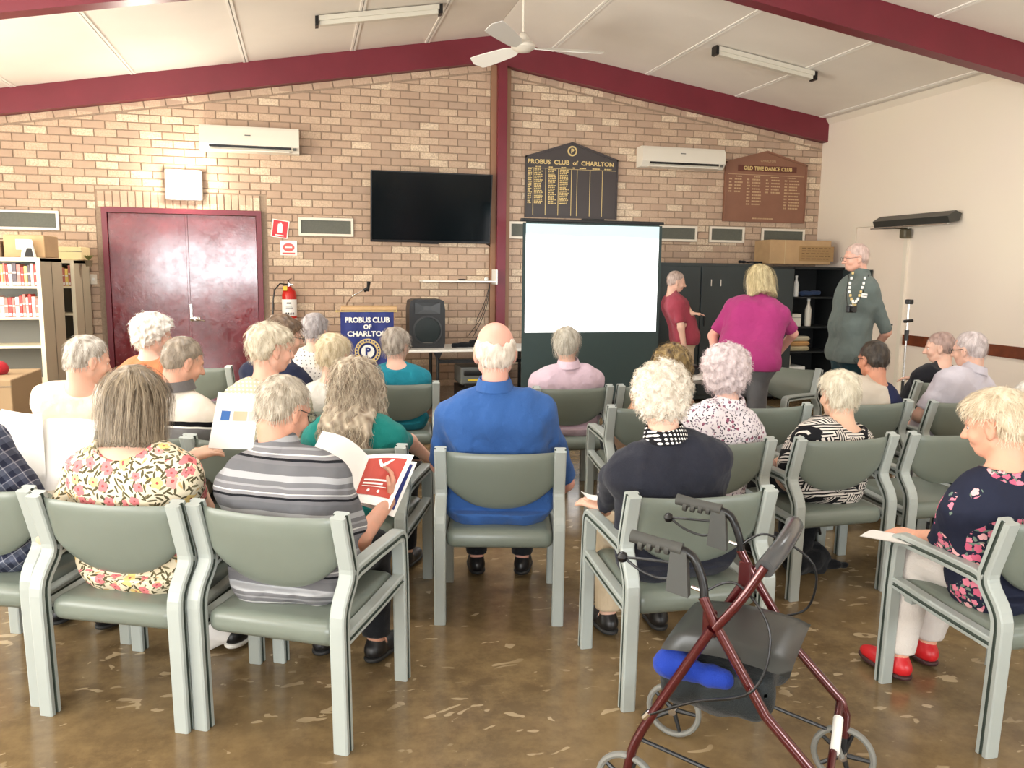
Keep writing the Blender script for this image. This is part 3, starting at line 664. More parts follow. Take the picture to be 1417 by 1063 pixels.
def shoe(root, ankle, toe, mat, sole, name='shoe'):
    d = unit(v3(toe[0]-ankle[0], toe[1]-ankle[1], 0)); a = v3(ankle[0], ankle[1], 0); z = ankle[2]-.07
    B = SDF(); R = np.array([[d[1], d[0], 0], [-d[0], d[1], 0], [0, 0, 1.]])
    B.ell(a-d*.012+v3(0, 0, z+.042), v3(.038, .052, .040), .02, R); B.ell(a+d*.09+v3(0, 0, z+.030), v3(.044, .105, .033), .03, R); B.rc(a-d*.01+v3(0, 0, z+.05), a+v3(0, 0, z+.085), .038, .036, .02)
    lo, hi = bounds(B.p); lo -= .02; hi += .02; ax = axes(lo, hi, .010); F = evalp(B.p, ax); F = np.maximum(F, (z+.014)-ax[2][None, None, :])
    V, Q = nets(F, ax); o = np_mesh(name, V, Q, mat, root)
    B2 = SDF(); B2.ell(a-d*.012+v3(0, 0, z+.012), v3(.042, .054, .022), .02, R); B2.ell(a+d*.09+v3(0, 0, z+.012), v3(.049, .110, .022), .03, R); F = evalp(B2.p, ax); Z = ax[2][None, None, :]; F = np.maximum(F, np.abs(Z-(z+.011))-.011)
    lo2, hi2 = bounds(B2.p); ax2 = axes(lo2-.015, hi2+.015, .010); ax2[2] = np.arange(z-.008, z+.045, .006).astype(f4); F = evalp(B2.p, ax2); F = np.maximum(F, np.abs(ax2[2][None, None, :]-(z+.011))-.011)
    V, Q = nets(F, ax2); np_mesh('sole', V, Q, sole, o)
def person(root_xyz, deg, label, head, hyaw=0, hpitch=10, hair_=('medium', (225, 220, 208), (170, 160, 148)), skin_=(218, 178, 158), shirt=None, sleeve=.6, pants=None, sw=.175, bw=1., lean=0,
           collar=0., neckcut=None, arms=None, stand=False, glass=None, step=.011, hstep=.006, nst=700, shoes=((22, 22, 24), (30, 30, 30)), hs=1., seed=1, joints=None, group='seated audience', legs=True, hroll=0, hands=None, skirt=False, curlk=None, long_tail=None, foldamp=.0048, collar_mat=None):
    rad = math.radians(deg); root = empty('person', root_xyz, rad, label, 'person', group)
    Ri = np.array(Matrix.Rotation(-rad, 3, 'Z')); loc = lambda p: Ri@(np.array(p, float)-np.array(root_xyz, float))
    H = loc(head); R = rotm(math.radians(hyaw), math.radians(-hpitch), math.radians(hroll)); sc = hs
    jn = joints or {}
    hipz = .90 if stand else .535
    Pv = np.array(jn.get('pelvis', (0 if stand else H[0]*.15, 0 if stand else .20, hipz+.02)), float)
    N = H+R@v3(0, -.040, -.085)*sc; N = N*.6+(H+v3(0, -.03, -.10)*sc)*.4
    base = H+v3(0, -.055, -.140)*sc if 'neck' not in jn else np.array(jn['neck'], float); 
    up = unit(base-Pv); rt = np.array(jn.get('right', (1, 0, 0)), float); rt = unit(rt-up*(rt@up)); fw = np.cross(up, rt)
    S_ = base-up*.055
    B = SDF(); sh = SDF(); tr = SDF()
    def torso(D, inf=0.):
        g_ = inf; a = .125
        D.rc(Pv-rt*.075*bw-fw*.0, Pv+rt*.075*bw, .112*(.6+.4*bw)+g_*2, .112*(.6+.4*bw)+g_*2, .05)
        bel = Pv*.62+S_*.38+fw*.030*bw; D.rc(bel-rt*.065*bw, bel+rt*.065*bw, .108*(.5+.5*bw)+g_, .108*(.5+.5*bw)+g_, .08)
        if stand:
            for s in (-1, 1): D.rc(Pv+rt*s*(sw-.115)+up*.02+fw*.01, S_+rt*s*(sw-.11)-up*.10+fw*.01, .112+g_, .105+g_, .06)
        ch = Pv*.28+S_*.72+fw*.005; D.rc(ch-rt*(sw-.088), ch+rt*(sw-.088), .098+g_, .098+g_, .08)
        ub = S_*.86+Pv*.14-fw*.016; D.rc(ub-rt*(sw-.095), ub+rt*(sw-.095), .076+g_, .076+g_, .06)
    torso(B); torso(sh, .014)
    SHL = {}
    for s in (-1, 1):
        j = S_+rt*s*(sw-.014)-up*.062; SHL[s] = j
        for D, g_ in ((B, 0), (sh, .010)):
            D.rc(S_+up*.030, S_+rt*s*(sw*.55)-up*.008, .046+g_, .046+g_, .05); D.rc(S_+rt*s*(sw*.5)-up*.03, j, .060+g_, .060+g_, .05)
    B.rc(base-up*.03, N+v3(0, 0, .02), .058*(.7+.3*bw), .052*(.75+.25*bw), .03)
    head_prims(B, H, R, sc)
    sh.rc(base-up*.06, base+unit(N-base)*(.012+collar), .064*(.7+.3*bw), .060*(.75+.25*bw), .035)
    arms = arms or {}; hfine = []
    for s in (-1, 1):
        a = arms.get(s); j = SHL[s]
        if a is None:
            el = j+rt*s*.055+v3(0, .10 if not stand else .02, -.255); wr = np.array((s*.10, .43, .60)) if not stand else el+v3(0, .05, -.24); hd = v3(-s*.5, .8, -.25) if not stand else v3(0, .05, -1); hn = v3(0, 0, -1) if not stand else v3(-s, 0, 0); cu = .35
            if not stand: wr = wr+v3(H[0]*.3, 0, 0)
        else:
            el, wr, hd, hn, cu = a; el = loc(el) if a[0] is not None else None; wr = loc(wr); hd = Ri@np.array(hd, float); hn = Ri@np.array(hn, float)
            if el is None:
                v = wr-j; L = np.linalg.norm(v); l1, l2 = .28, .25
                if L > .52: l1 = l2 = L*.505
                x_ = (l1*l1-l2*l2+L*L)/(2*L); hgt = math.sqrt(max(0, l1*l1-x_*x_)); pole = np.array((s*.5, -.25, -1.)); dn = unit(v); pole = unit(pole-dn*(pole@dn)); el = j+dn*x_+pole*hgt
        B.rc(j, el, .050, .040, .03); B.rc(el, wr, .040, .0265, .02)
        hand(B, wr, unit(np.array(hd, float)), np.array(hn, float), s, cu, hs=.95)
        if a is not None and hands and s in hands: hfine.append((wr-.11, wr+.11))
        e2 = min(sleeve, 1.) ; end = j+(el-j)*e2
        sh.rc(j, end, .064, .056 if sleeve < 1 else .052, .03)
        if sleeve > 1: sh.rc(el, el+(wr-el)*(sleeve-1), .052, .040, .02)
        if sleeve <= 1: # flatten the cap of the sleeve
            sh.p.append(('cutp', end+unit(el-j)*.012, unit(el-j), .09))
        else: sh.p.append(('cutp', el+(wr-el)*(sleeve-1)+unit(wr-el)*.01, unit(wr-el), .075))
    # legs
    J = jn.get('legs')
    toes = {}
    for s in (-1, 1):
        if stand: hp = Pv+v3(s*.085, 0, -.05); kn = Pv+v3(s*.095, .02, -.46); an = v3(Pv[0]+s*.10, Pv[1]-.02, .085); tdir = v3(s*.15, 1, 0)
        else: hp = Pv+v3(s*.085, .02, -.03); kn = v3(Pv[0]+s*.125, .60, .495); an = v3(Pv[0]+s*.12, .62, .085); tdir = v3(s*.12, 1, 0)
        if J and s in J: kn, an, tdir = [np.array(q, float) for q in J[s]]
        if legs:
            for D, g_ in ((B, 0), (tr, .013)):
                D.rc(hp, kn, .080+g_*(1. if stand else .3), .056+g_, .05); D.rc(kn, an+v3(0, 0, .0), .054+g_, .036+g_*1.6, .03)
            B.ell(an+unit(tdir)*.05+v3(0, 0, -.035), v3(.034, .075, .028), .03)
        toes[s] = (an, an+tdir*.2)
    for D in (tr,): D.rc(Pv-rt*.075*bw, Pv+rt*.075*bw, .112*(.6+.4*bw)+.006, .112*(.6+.4*bw)+.006, .05)
    def mesh(D, name, mat, st, fine=[], fs=.006, fold=0, cuts=None, rest=0.):
        pr = [p for p in D.p if p[0] != 'cutp']; lo, hi = bounds(pr); lo -= .025; hi += .025; ax = axes(lo, hi, st, fine, fs); F = evalp(pr, ax)
        X = ax[0][:, None, None]; Y = ax[1][None, :, None]; Z = ax[2][None, None, :]
        if fold: F = F+np.minimum(fold*wob(X, Y, Z*.55, 21, seed*1.3)+fold*.5*wob(X+Z*.4, Y, Z*.8, 52, seed)+fold*.22*wob(X-Z*.5, Y, Z*.8, 110, seed*.7), .0055)
        for p in D.p:
            if p[0] == 'cutp':
                c, n_, rr = p[1:]; d = (X-c[0])*n_[0]+(Y-c[1])*n_[1]+(Z-c[2])*n_[2]; ds = np.sqrt((X-c[0])**2+(Y-c[1])**2+(Z-c[2])**2)
                F = np.where(ds < rr, np.maximum(F, d), F)
        if cuts is not None: F = cuts(F, X, Y, Z)
        if not stand:        # the back is pressed flat by the backrest
            yb = .058-(Z-.60)*.27+.030-.022*(1-(X/.242)**2)+rest; F = np.where((Z > (.455 if rest else .505)) & (Z < (.86 if rest else .825)) & (np.abs(X) < .262), np.maximum(F, (yb-Y)*.9), F)
        V, Q = nets(F, ax); return np_mesh(name, V, Q, mat, root)
    hl, hh = H-.125, H+.125
    mesh(B, 'body', skin(skin_), step, [(hl, hh)]+hfine, .0055 if step < .012 else .008, rest=.008)
    def neckf(F, X, Y, Z):
        if neckcut:
            c = base+fw*neckcut[1]+up*neckcut[2]; F = np.maximum(F, neckcut[0]-np.sqrt((X-c[0])**2+(Y-c[1])**2+((Z-c[2])*neckcut[3])**2))
        else:
            c = base+unit(N-base)*(.020+collar); n_ = unit(up+fw*-.35); F = np.maximum(F, np.where((X-base[0])**2+(Y-base[1])**2 < .02, (X-c[0])*n_[0]+(Y-c[1])*n_[1]+(Z-c[2])*n_[2], F))
        F = np.maximum(F, (Pv[2]-(.118 if not stand else .075))-Z)
        return F
    if shirt: mesh(sh, 'shirt', shirt, step, fold=foldamp, cuts=neckf)
    if pants and legs:
        a1 = toes[1][0][2]+.035 if not skirt else skirt
        mesh(tr, 'trousers', pants, max(step, .012), fold=.002, cuts=lambda F, X, Y, Z: np.maximum(np.maximum(F, a1-Z), Z-(Pv[2]+(.05 if stand else -.055)+(0 if stand else .5*np.clip(Y-.19, 0, 1)))), rest=0 if stand else .012)
        for s in (-1, 1): shoe(root, toes[s][0], toes[s][1], plain('shoe_upper', shoes[0], .4), plain('shoe_sole', shoes[1], .6))
    if collar > .005 or collar_mat:
        cm = collar_mat or shirt; axn = unit(unit(N-base)*.6+up); m = MB(); k2 = 24; a_ = unit(np.cross(axn, v3(1, 0, 0))); b2 = np.cross(axn, a_); V = []; nr = .060*(.75+.25*bw)
        for h_, r_ in ((.002, nr+.022), (.040, nr+.010), (.052, nr+.004), (.050, nr-.001), (.01, nr+.004)):
            for j in range(k2): t = 2*PI*j/k2; V.append(base+axn*(h_-.0-.012*math.sin(t))+(a_*math.sin(t)*-1.+b2*math.cos(t))*r_)
        m.add(V, [(i*k2+j, i*k2+(j+1) % k2, ((i+1) % 5)*k2+(j+1) % k2, ((i+1) % 5)*k2+j) for i in range(5) for j in range(k2)]); m.build('collar', cm, root, True)
    kind, rgb, dk = hair_
    hair(root, H, R, sc, kind, rgb, dk, hstep, nst, seed)
    T = lambda x, y, z: H+R@(v3(x, y, z)*sc)
    for s in (-1, 1):
        B3 = MB(); c = T(s*.030, .0735, .003); B3.lathe([(0.0001, -.0115), (.006, -.010), (.0105, -.005), (.0118, 0), (.0105, .005), (.006, .010), (.0001, .0115)], tuple(c), 10); e = B3.build('eye', M['eye'], root, True)
        q = T(s*.030, .0905, .003); B4 = MB(); B4.tube([tuple(T(s*.030, .0815, .003)), tuple(T(s*.030, .0857, .003))], .0048, 8); B4.build('iris', M['iris'], e)
    if glass: glasses(root, H, R, sc, glass)
    root['_n'] = 0; del root['_n']
    return root, H, R, dict(base=base, S=S_, rt=rt, fw=fw, up=up, sh=SHL, Pv=Pv)
# ------------------------------------------------------------------ cloth
def cloth(name, rgb, var=.06, wv=True, rough=.85):
    g = G(name, rough, 0, .2, sheen=.1); c = C(*rgb); f = g.noise(6, 3)
    g.col(g.mix(g.smooth(f, .3, .7), tuple(x*(1-var) for x in c), tuple(min(1, x*(1+var)) for x in c)))
    g.bump(g.m('ADD', g.noise(7, 3, .5), g.m('MULTIPLY', g.noise(300, 2), .10)), .6, .04); return g.mat
def uv2(g):                                             # wrap-round coordinates: angle about the body and height
    x, y, z = g.xyz()[:3]; a = g.m('ARCTAN2', x, g.m('ADD', y, -.25)); return a, x, y, z
def stripes(name, base, bands, period, z0=0., tilt=.0):
    g = G(name, .85, 0, .2); x, y, z = g.xyz()[:3]; wz = g.m('ADD', z, g.m('MULTIPLY', g.m('SUBTRACT', g.noise(4, 2), .5), .03)); wz = g.m('ADD', wz, g.m('MULTIPLY', y, tilt))
    f = g.m('FRACT', g.m('DIVIDE', g.m('SUBTRACT', wz, z0), period)); g.col(g.ramp(f, bands, 'CONSTANT')); g.bump(g.noise(7, 3), .35, .03); return g.mat
def tangent(g, v):
    """offset from the cell centre, laid flat on the surface: u, w"""
    p = v.outputs['Position']; s_ = g.node('VectorMath', {0: g.obj, 1: p}, operation='SUBTRACT').outputs[0]; n_ = g.tc.outputs['Normal']
    t1 = g.node('VectorMath', {0: g.node('VectorMath', {0: n_, 1: (.13, .21, 1.)}, operation='CROSS_PRODUCT').outputs[0]}, operation='NORMALIZE').outputs[0]; t2 = g.node('VectorMath', {0: n_, 1: t1}, operation='CROSS_PRODUCT').outputs[0]
    d = lambda a: g.node('VectorMath', {0: s_, 1: a}, operation='DOT_PRODUCT').outputs['Value']
    return d(t1), d(t2), g.node('SeparateColor', {0: v.outputs['Color']}).outputs
def petals(g, vec, sc, npet, R, depth=.28, rnd=.8):
    """mask of n-petalled blossoms, one per voronoi cell, plus the cell colour"""
    v = g.vor(sc, None, 'F1', rnd); x, y, cc = tangent(g, v); r = g.m('SQRT', g.m('ADD', g.m('MULTIPLY', x, x), g.m('MULTIPLY', y, y))); a = g.m('ARCTAN2', y, x)
    lobe = g.m('ADD', 1-depth, g.m('MULTIPLY', g.m('ABSOLUTE', g.m('COSINE', g.m('MULTIPLY', g.m('ADD', a, g.m('MULTIPLY', cc[1], 6.)), npet/2.))), depth))
    return g.m('LESS_THAN', r, g.m('MULTIPLY', lobe, R)), cc, g.m('MULTIPLY', r, sc)
def leaves(g, vec, sc, w_=.16, rnd=1., ang=3., off=0.):
    q_ = g.node('VectorMath', {0: g.obj, 1: (off, off*.7, off*.3)}, operation='ADD').outputs[0] if off else None
    v = g.vor(sc, None, 'F1', rnd); x, y, cc = tangent(g, v); t = g.m('MULTIPLY', cc[0], ang*2); c_, n_ = g.m('COSINE', t), g.m('SINE', t)
    u = g.m('ADD', g.m('MULTIPLY', x, c_), g.m('MULTIPLY', y, n_)); q = g.m('SUBTRACT', g.m('MULTIPLY', y, c_), g.m('MULTIPLY', x, n_))
    e = g.m('ADD', g.m('POWER', g.m('ABSOLUTE', g.m('DIVIDE', u, .48/sc)), 2.), g.m('POWER', g.m('ABSOLUTE', g.m('DIVIDE', q, w_/sc)), 2.)); return g.m('LESS_THAN', e, 1.), cc
def planar(g, sx=1.):
    x, y, z = g.xyz()[:3]; return g.comb(g.m('ADD', x, g.m('MULTIPLY', y, .6*sx)), g.m('ADD', z, g.m('MULTIPLY', y, .25)), 0.)
def floral():
    g = G('cream_floral_cotton', .85, 0, .2); v = planar(g); base = C(226, 214, 186)
    lf, lc = leaves(g, v, 34, .15); lf2, lc2 = leaves(g, v, 27, .11)
    c = g.mix(lf, base, g.ramp(lc[2], [(0, C(86, 80, 56)), (.55, C(120, 112, 84)), (.8, C(214, 176, 120))], 'CONSTANT')); c = g.mix(lf2, c, C(92, 84, 60))
    pm, pc, pr = petals(g, v, 17, 5, .021); keep = g.m('MULTIPLY', pm, g.m('GREATER_THAN', pc[0], .36)); c = g.mix(keep, c, g.ramp(pc[2], [(0, C(222, 128, 130)), (.55, C(236, 206, 132)), (.82, C(230, 156, 148))], 'CONSTANT'))
    c = g.mix(g.m('MULTIPLY', g.m('LESS_THAN', pr, .0055*15), keep), c, C(176, 84, 84)); g.col(c); g.bump(g.noise(7, 3), .35, .03); return g.mat
def navyfloral():
    g = G('navy_floral_crepe', .8, 0, .2); v = planar(g); c = C(34, 38, 56); clus = g.m('GREATER_THAN', g.noise(9, 1, .4), .54)
    lf, lc = leaves(g, v, 30, .16); c = g.mix(g.m('MULTIPLY', lf, clus), c, C(112, 132, 118)); pm, pc, pr = petals(g, v, 26, 5, .016)
    c = g.mix(g.m('MULTIPLY', pm, clus), c, g.ramp(pc[2], [(0, C(222, 130, 150)), (.5, C(204, 96, 124)), (.8, C(236, 178, 180))], 'CONSTANT')); g.col(c); g.bump(g.noise(7, 3), .3, .03); return g.mat
def sprig():
    g = G('white_sprigged_cotton', .85, 0, .2); v = planar(g); lf, lc = leaves(g, v, 62, .2); pm, pc, pr = petals(g, v, 40, 4, .0085)
    c = g.mix(g.m('MULTIPLY', lf, g.m('GREATER_THAN', lc[1], .35)), C(222, 214, 218), g.ramp(lc[2], [(0, C(58, 54, 66)), (.45, C(150, 134, 150)), (.7, C(110, 100, 116))], 'CONSTANT')); c = g.mix(g.m('MULTIPLY', pm, g.m('GREATER_THAN', pc[0], .85)), c, C(140, 84, 104)); g.col(c); g.bump(g.noise(7, 3), .3, .03); return g.mat
def dots(name, base, dot, sc, r, rnd=0.): 
    g = G(name, .85, 0, .2); v = planar(g); q = g.vor(sc, v, 'F1', rnd, '2D'); g.col(g.mix(g.m('LESS_THAN', q.outputs['Distance'], r*sc), C(*base), C(*dot))); g.bump(g.noise(7, 3), .3, .03); return g.mat
def weave():      # black and white basket print: dashes turned block by block
    g = G('black_white_dash_print', .8, 0, .2); v = planar(g); br = g.node('TexVoronoi', {'Vector': v, 'Scale': 27., 'Randomness': .8}, feature='F1', voronoi_dimensions='2D', distance='CHEBYCHEV'); cc = g.node('SeparateColor', {0: br.outputs['Color']}).outputs
    x, y, z = g.xyz(v)[:3]; t = g.m('GREATER_THAN', cc[0], .5); s_ = g.m('ADD', g.m('MULTIPLY', x, t), g.m('MULTIPLY', y, g.m('SUBTRACT', 1., t)))
    f = g.m('FRACT', g.m('MULTIPLY', g.m('ADD', s_, g.m('MULTIPLY', g.noise(9, 1), .02)), 62.)); k_ = g.m('MULTIPLY', g.m('GREATER_THAN', f, .45), g.m('GREATER_THAN', cc[1], .12)); g.col(g.mix(k_, C(22, 22, 26), C(216, 208, 198))); g.bump(g.noise(7, 3), .3, .03); return g.mat
def plaid():
    g = G('navy_plaid_cotton', .85, 0, .2); x, y, z = g.xyz(planar(g))[:3]; th = .5
    u = g.m('ADD', g.m('MULTIPLY', x, .82), g.m('MULTIPLY', y, .57)); q = g.m('SUBTRACT', g.m('MULTIPLY', y, .82), g.m('MULTIPLY', x, .57))
    a = g.ramp(g.m('FRACT', g.m('MULTIPLY', u, 22.)), [(0, C(40, 44, 62)), (.42, C(84, 90, 108)), (.84, C(170, 172, 180)), (.92, C(60, 64, 84))], 'CONSTANT'); b_ = g.ramp(g.m('FRACT', g.m('MULTIPLY', q, 22.)), [(0, C(40, 44, 62)), (.42, C(90, 96, 112)), (.84, C(170, 172, 180)), (.92, C(50, 54, 74))], 'CONSTANT'); g.col(g.mix(.5, a, b_)); g.bump(g.noise(7, 3), .3, .03); return g.mat
gs = [(0, C(112, 111, 114)), (.10, C(24, 25, 30)), (.165, C(134, 132, 134)), (.25, C(206, 205, 202)), (.285, C(120, 119, 122)), (.40, C(150, 150, 152)), (.46, C(112, 112, 115)), (.58, C(164, 165, 167)), (.74, C(104, 104, 107))]
polo = stripes('grey_striped_polo', None, gs, .132, .69, .15)
band = stripes('banded_polo', None, [(0, C(212, 202, 188)), (.30, C(14, 14, 18)), (.34, C(240, 236, 228)), (.36, C(124, 122, 122)), (.66, C(240, 236, 228)), (.68, C(14, 14, 18)), (.74, C(212, 202, 188))], .40, .58, .15)
K = cloth
TR = dict(black=K('black_trousers', (26, 28, 32)), beige=K('beige_trousers', (206, 186, 156)), white=K('white_trousers', (214, 206, 198)), grey=K('grey_trousers', (96, 96, 98)), navy=K('navy_trousers', (32, 40, 62)), teal=K('teal_trousers', (24, 52, 60)))
WH, WD = (236, 230, 216), (176, 164, 146); G1, G2 = (206, 198, 184), (124, 112, 98)
Bk = ((22, 22, 24), (30, 30, 30)); Tn = ((120, 84, 60), (60, 44, 34))
def P(key, label, head, wyaw, **kw):
    x, y, d, _ = CH[key]; return person((x, y, 0), d, label, head, wyaw-d, **kw)
A = at
P1 = P('P1', 'seated person in navy plaid shirt, cut off by the left edge', (-1.32, 3.44, 1.16), -20, shirt=plaid(), sleeve=.95, pants=TR['navy'], sw=.20, bw=1.15, hair_=('short', G1, G2), nst=200, seed=3,
  arms={1: (A(52, 722, 3.42), A(15, 742, 3.62), (-.5, .8, .3), (0, 0, -1), .5)}, shoes=((20, 20, 22), (30, 30, 30)))
P3 = P('P3', 'woman with a straight grey-brown bob and cream floral blouse, holding up a large white sheet', at(188, 556, 3.16), -14, hpitch=14, shirt=floral(), sleeve=.5, pants=TR['black'], sw=.205, bw=1.3, hair_=('bob', (172, 156, 132), (92, 78, 60)), nst=2200, hstep=.0055, step=.009, seed=4, neckcut=(.125, -.03, .075, 1.), skin_=(222, 182, 158),
  arms={-1: (None, A(92, 668, 3.42), (.25, .5, .95), (.9, .3, 0), .55), 1: (None, A(262, 634, 3.42), (.8, .5, .2), (-.3, .2, -1), .35)}, hands=(-1, 1), shoes=((18, 18, 20), (225, 222, 214)), foldamp=.004)
P6 = P('P6', 'grey-haired man in glasses and a grey striped polo, reading a booklet', at(393, 566, 3.0), -50, hpitch=24, shirt=polo, sleeve=.78, pants=TR['black'], sw=.20, bw=1.25, hair_=('short', (214, 204, 186), (140, 128, 110)), nst=2200, hstep=.0055, step=.009, seed=5, collar=.03, glass='dark', skin_=(206, 156, 132),
  arms={1: (A(497, 748, 2.95), A(538, 694, 3.17), (.25, .45, .8), (-.9, .2, .2), .55), -1: (None, (-.10, 3.15, .78), (.5, .6, .2), (0, .2, -1), .4)}, hands=(1,))
P13 = P('P13', 'bald man with white fringe in a royal blue shirt at the aisle', at(685, 487, 3.66), -9, hpitch=6, shirt=K('royal_blue_shirt', (54, 94, 156)), sleeve=.92, pants=TR['black'], sw=.228, bw=1.5, hair_=('fringe', (232, 222, 208), (190, 176, 160)), nst=900, hstep=.0055, step=.009, seed=6, collar=.035, skin_=(222, 168, 150), hs=1.17, foldamp=.0068,
  arms={1: (at(783, 668, 3.75), at(752, 700, 4.0), (-.6, .7, -.1), (0, 0, -1), .4)})
P16 = P('P16', 'woman with fluffy white hair, black jacket and polka-dot collar', at(915, 552, 2.86), -22, hpitch=18, shirt=K('black_jacket', (36, 38, 48), .12), sleeve=1.8, pants=TR['beige'], sw=.195, bw=1.25, hair_=('curly', (234, 226, 212), (190, 178, 160)), nst=2200, hstep=.0055, step=.009, seed=7, collar=.0, collar_mat=dots('black_polka_cotton', (22, 22, 26), (235, 232, 226), 62, .0048), skin_=(226, 186, 164), foldamp=.0068,
  arms={-1: (at(846, 660, 2.95), at(838, 706, 3.12), (-.45, .6, .2), (.2, .1, -1), .35)}, hands=(-1,), shoes=((28, 26, 26), (40, 40, 40)))
P22 = P('P22', 'woman with fair white hair, navy floral top and white trousers, lower right', at(1378, 588, 2.36), 30, hpitch=16, shirt=navyfloral(), sleeve=1.0, pants=TR['white'], sw=.20, bw=1.25, hair_=('crop', (238, 226, 202), (190, 172, 142)), nst=2200, hstep=.0055, step=.009, seed=8, skin_=(226, 172, 146),
  arms={-1: (at(1306, 748, 2.42), at(1272, 742, 2.66), (-.35, .85, .0), (0, .1, -1), .3)}, hands=(-1,), shoes=((196, 30, 36), (60, 30, 30)), neckcut=(.088, .0, .045, 1.),
  joints={'legs': {-1: ((-.16, .50, .50), (-.20, .52, .085), (-.1, 1, 0)), 1: ((.06, .54, .50), (.0, .60, .085), (.1, 1, 0))}})
P18 = P('P18', 'woman with short white hair and a black and white patterned top', at(1160, 547, 3.64), -4, hpitch=8, shirt=weave(), sleeve=.95, pants=TR['black'], sw=.185, bw=1.2, hair_=('crop', (234, 228, 208), (188, 176, 152)), nst=1800, step=.009, seed=9, neckcut=(.105, -.01, .06, 1.), skin_=(222, 182, 156))
P17 = P('P17', 'woman with big curly white hair and a white sprigged blouse', at(1004, 518, 3.66), -26, shirt=sprig(), sleeve=.6, pants=TR['navy'], sw=.175, bw=1.05, hair_=('curly', (222, 208, 208), (180, 164, 164)), nst=1800, step=.009, seed=10, collar=.02, skin_=(226, 188, 172), hs=1.08,
  arms={1: (None, at(1052, 618, 3.95), (.6, .6, 0), (0, 0, -1), .4)})
P11 = P('P11', 'woman with long wavy fair hair in a sea-green top', at(492, 532, 3.92), -24, hpitch=6, shirt=K('sea_green_top', (22, 120, 112)), sleeve=.6, pants=TR['black'], sw=.20, bw=1.2, hair_=('long', (204, 190, 166), (112, 94, 76)), nst=2600, hstep=.0065, step=.010, seed=11, skin_=(218, 176, 152),
  arms={1: (at(566, 612, 3.95), at(592, 634, 4.15), (.4, .8, 0), (0, .1, -1), .4)})
P7 = P('P7', 'white-haired woman in profile in a cream dotted blouse', at(376, 483, 4.25), -68, shirt=dots('cream_dotted_cotton', (188, 182, 158), (222, 218, 204), 48, .0062), sleeve=.6, pants=TR['navy'], sw=.17, bw=1.15, hair_=('crop', (218, 208, 186), (164, 150, 126)), nst=1200, seed=12, neckcut=(.095, 0, .05, 1.), skin_=(222, 174, 152))
P5 = P('P5', 'man with cropped grey hair in a shirt of white, grey and black bands', at(254, 500, 4.36), -62, hpitch=22, shirt=band, sleeve=.8, pants=TR['grey'], sw=.195, bw=1.2, hair_=('short', (168, 154, 136), (104, 92, 78)), nst=900, seed=13, collar=.02, collar_mat=K('grey_collar', (96, 92, 90)), skin_=(206, 158, 134))
P2 = P('P2', 'grey-haired person in a plain cream shirt at the left', at(122, 498, 4.42), -58, hpitch=18, shirt=K('cream_shirt', (226, 212, 192)), sleeve=.7, pants=TR['beige'], sw=.20, bw=1.3, hair_=('short', (226, 220, 208), (120, 106, 90)), nst=1200, seed=14, skin_=(220, 172, 148))
P10 = P('P10', 'woman with pale blonde curls in plain white, behind the long-haired woman', at(463, 492, 4.92), -40, shirt=K('white_blouse', (218, 216, 208)), sleeve=.6, pants=TR['navy'], sw=.17, bw=1.05, hair_=('medium', (222, 208, 178), (172, 154, 120)), nst=900, seed=15)
P8 = P('P8', 'dark-haired woman in glasses whose profile shows behind the dotted blouse', at(394, 466, 5.1), -76, shirt=K('dark_navy_top', (30, 36, 60)), sleeve=.6, pants=TR['navy'], sw=.17, hair_=('medium', (130, 108, 88), (70, 54, 42)), nst=600, seed=16, glass='dark')
P4 = P('P4', 'woman with a cap of white hair in an orange top by the maroon doors', at(213, 464, 5.5), -66, shirt=K('orange_top', (196, 116, 76)), sleeve=.6, pants=TR['beige'], sw=.175, bw=1.1, hair_=('curly', (238, 234, 226), (200, 192, 180)), nst=900, seed=17)
P12 = P('P12', 'grey-haired person in a teal shirt in front of the lectern', at(549, 478, 5.92), -42, shirt=K('teal_shirt', (26, 122, 140)), sleeve=.7, pants=TR['black'], sw=.19, bw=1.1, hair_=('medium', (190, 180, 166), (116, 104, 92)), nst=700, seed=18, glass='steel')
P9 = P('P9', 'person with silver hair in a white shirt with small dark spots', at(437, 457, 5.95), -26, shirt=dots('white_spotted_cotton', (216, 212, 206), (60, 56, 60), 34, .0042, .4), sleeve=.6, pants=TR['navy'], sw=.165, hair_=('medium', (196, 190, 190), (120, 112, 110)), nst=600, seed=19, hs=.92)
P14 = P('P14', 'grey-haired person in a pale mauve jumper before the projection screen', at(784, 478, 5.5), -26, shirt=K('mauve_jumper', (206, 182, 194)), sleeve=1.2, pants=TR['grey'], sw=.215, bw=1.3, hair_=('medium', (206, 200, 186), (140, 132, 116)), nst=900, seed=20, collar=.01)
P15 = P('P15', 'woman with brown wavy hair with blonde edges and bare shoulders', at(929, 508, 4.6), -18, hpitch=14, shirt=K('tan_camisole', (150, 120, 96)), sleeve=.05, pants=TR['black'], sw=.17, hair_=('wavy', (168, 142, 92), (58, 42, 32)), nst=1200, seed=21, neckcut=(.13, -.02, .06, 1.), skin_=(212, 164, 136))
g = G('beige_back_navy_sleeves', .85, 0, .2); x, y, z = g.xyz()[:3]; e = g.m('GREATER_THAN', g.m('ADD', g.m('ABSOLUTE', x), g.m('MULTIPLY', z, .12)), .255); g.col(g.mix(g.m('MAXIMUM', e, g.m('GREATER_THAN', z, 1.01)), C(196, 184, 168), C(36, 40, 70))); g.bump(g.noise(7, 3), .3, .03); two_tone = g.mat
P19 = P('P19', 'dark-haired man in glasses in a beige top with navy sleeves', at(1208, 497, 4.56), 6, shirt=two_tone, sleeve=.6, pants=TR['navy'], sw=.185, bw=1.1, hair_=('short', (74, 64, 54), (34, 28, 24)), nst=1000, seed=22, glass='dark', skin_=(196, 140, 114))
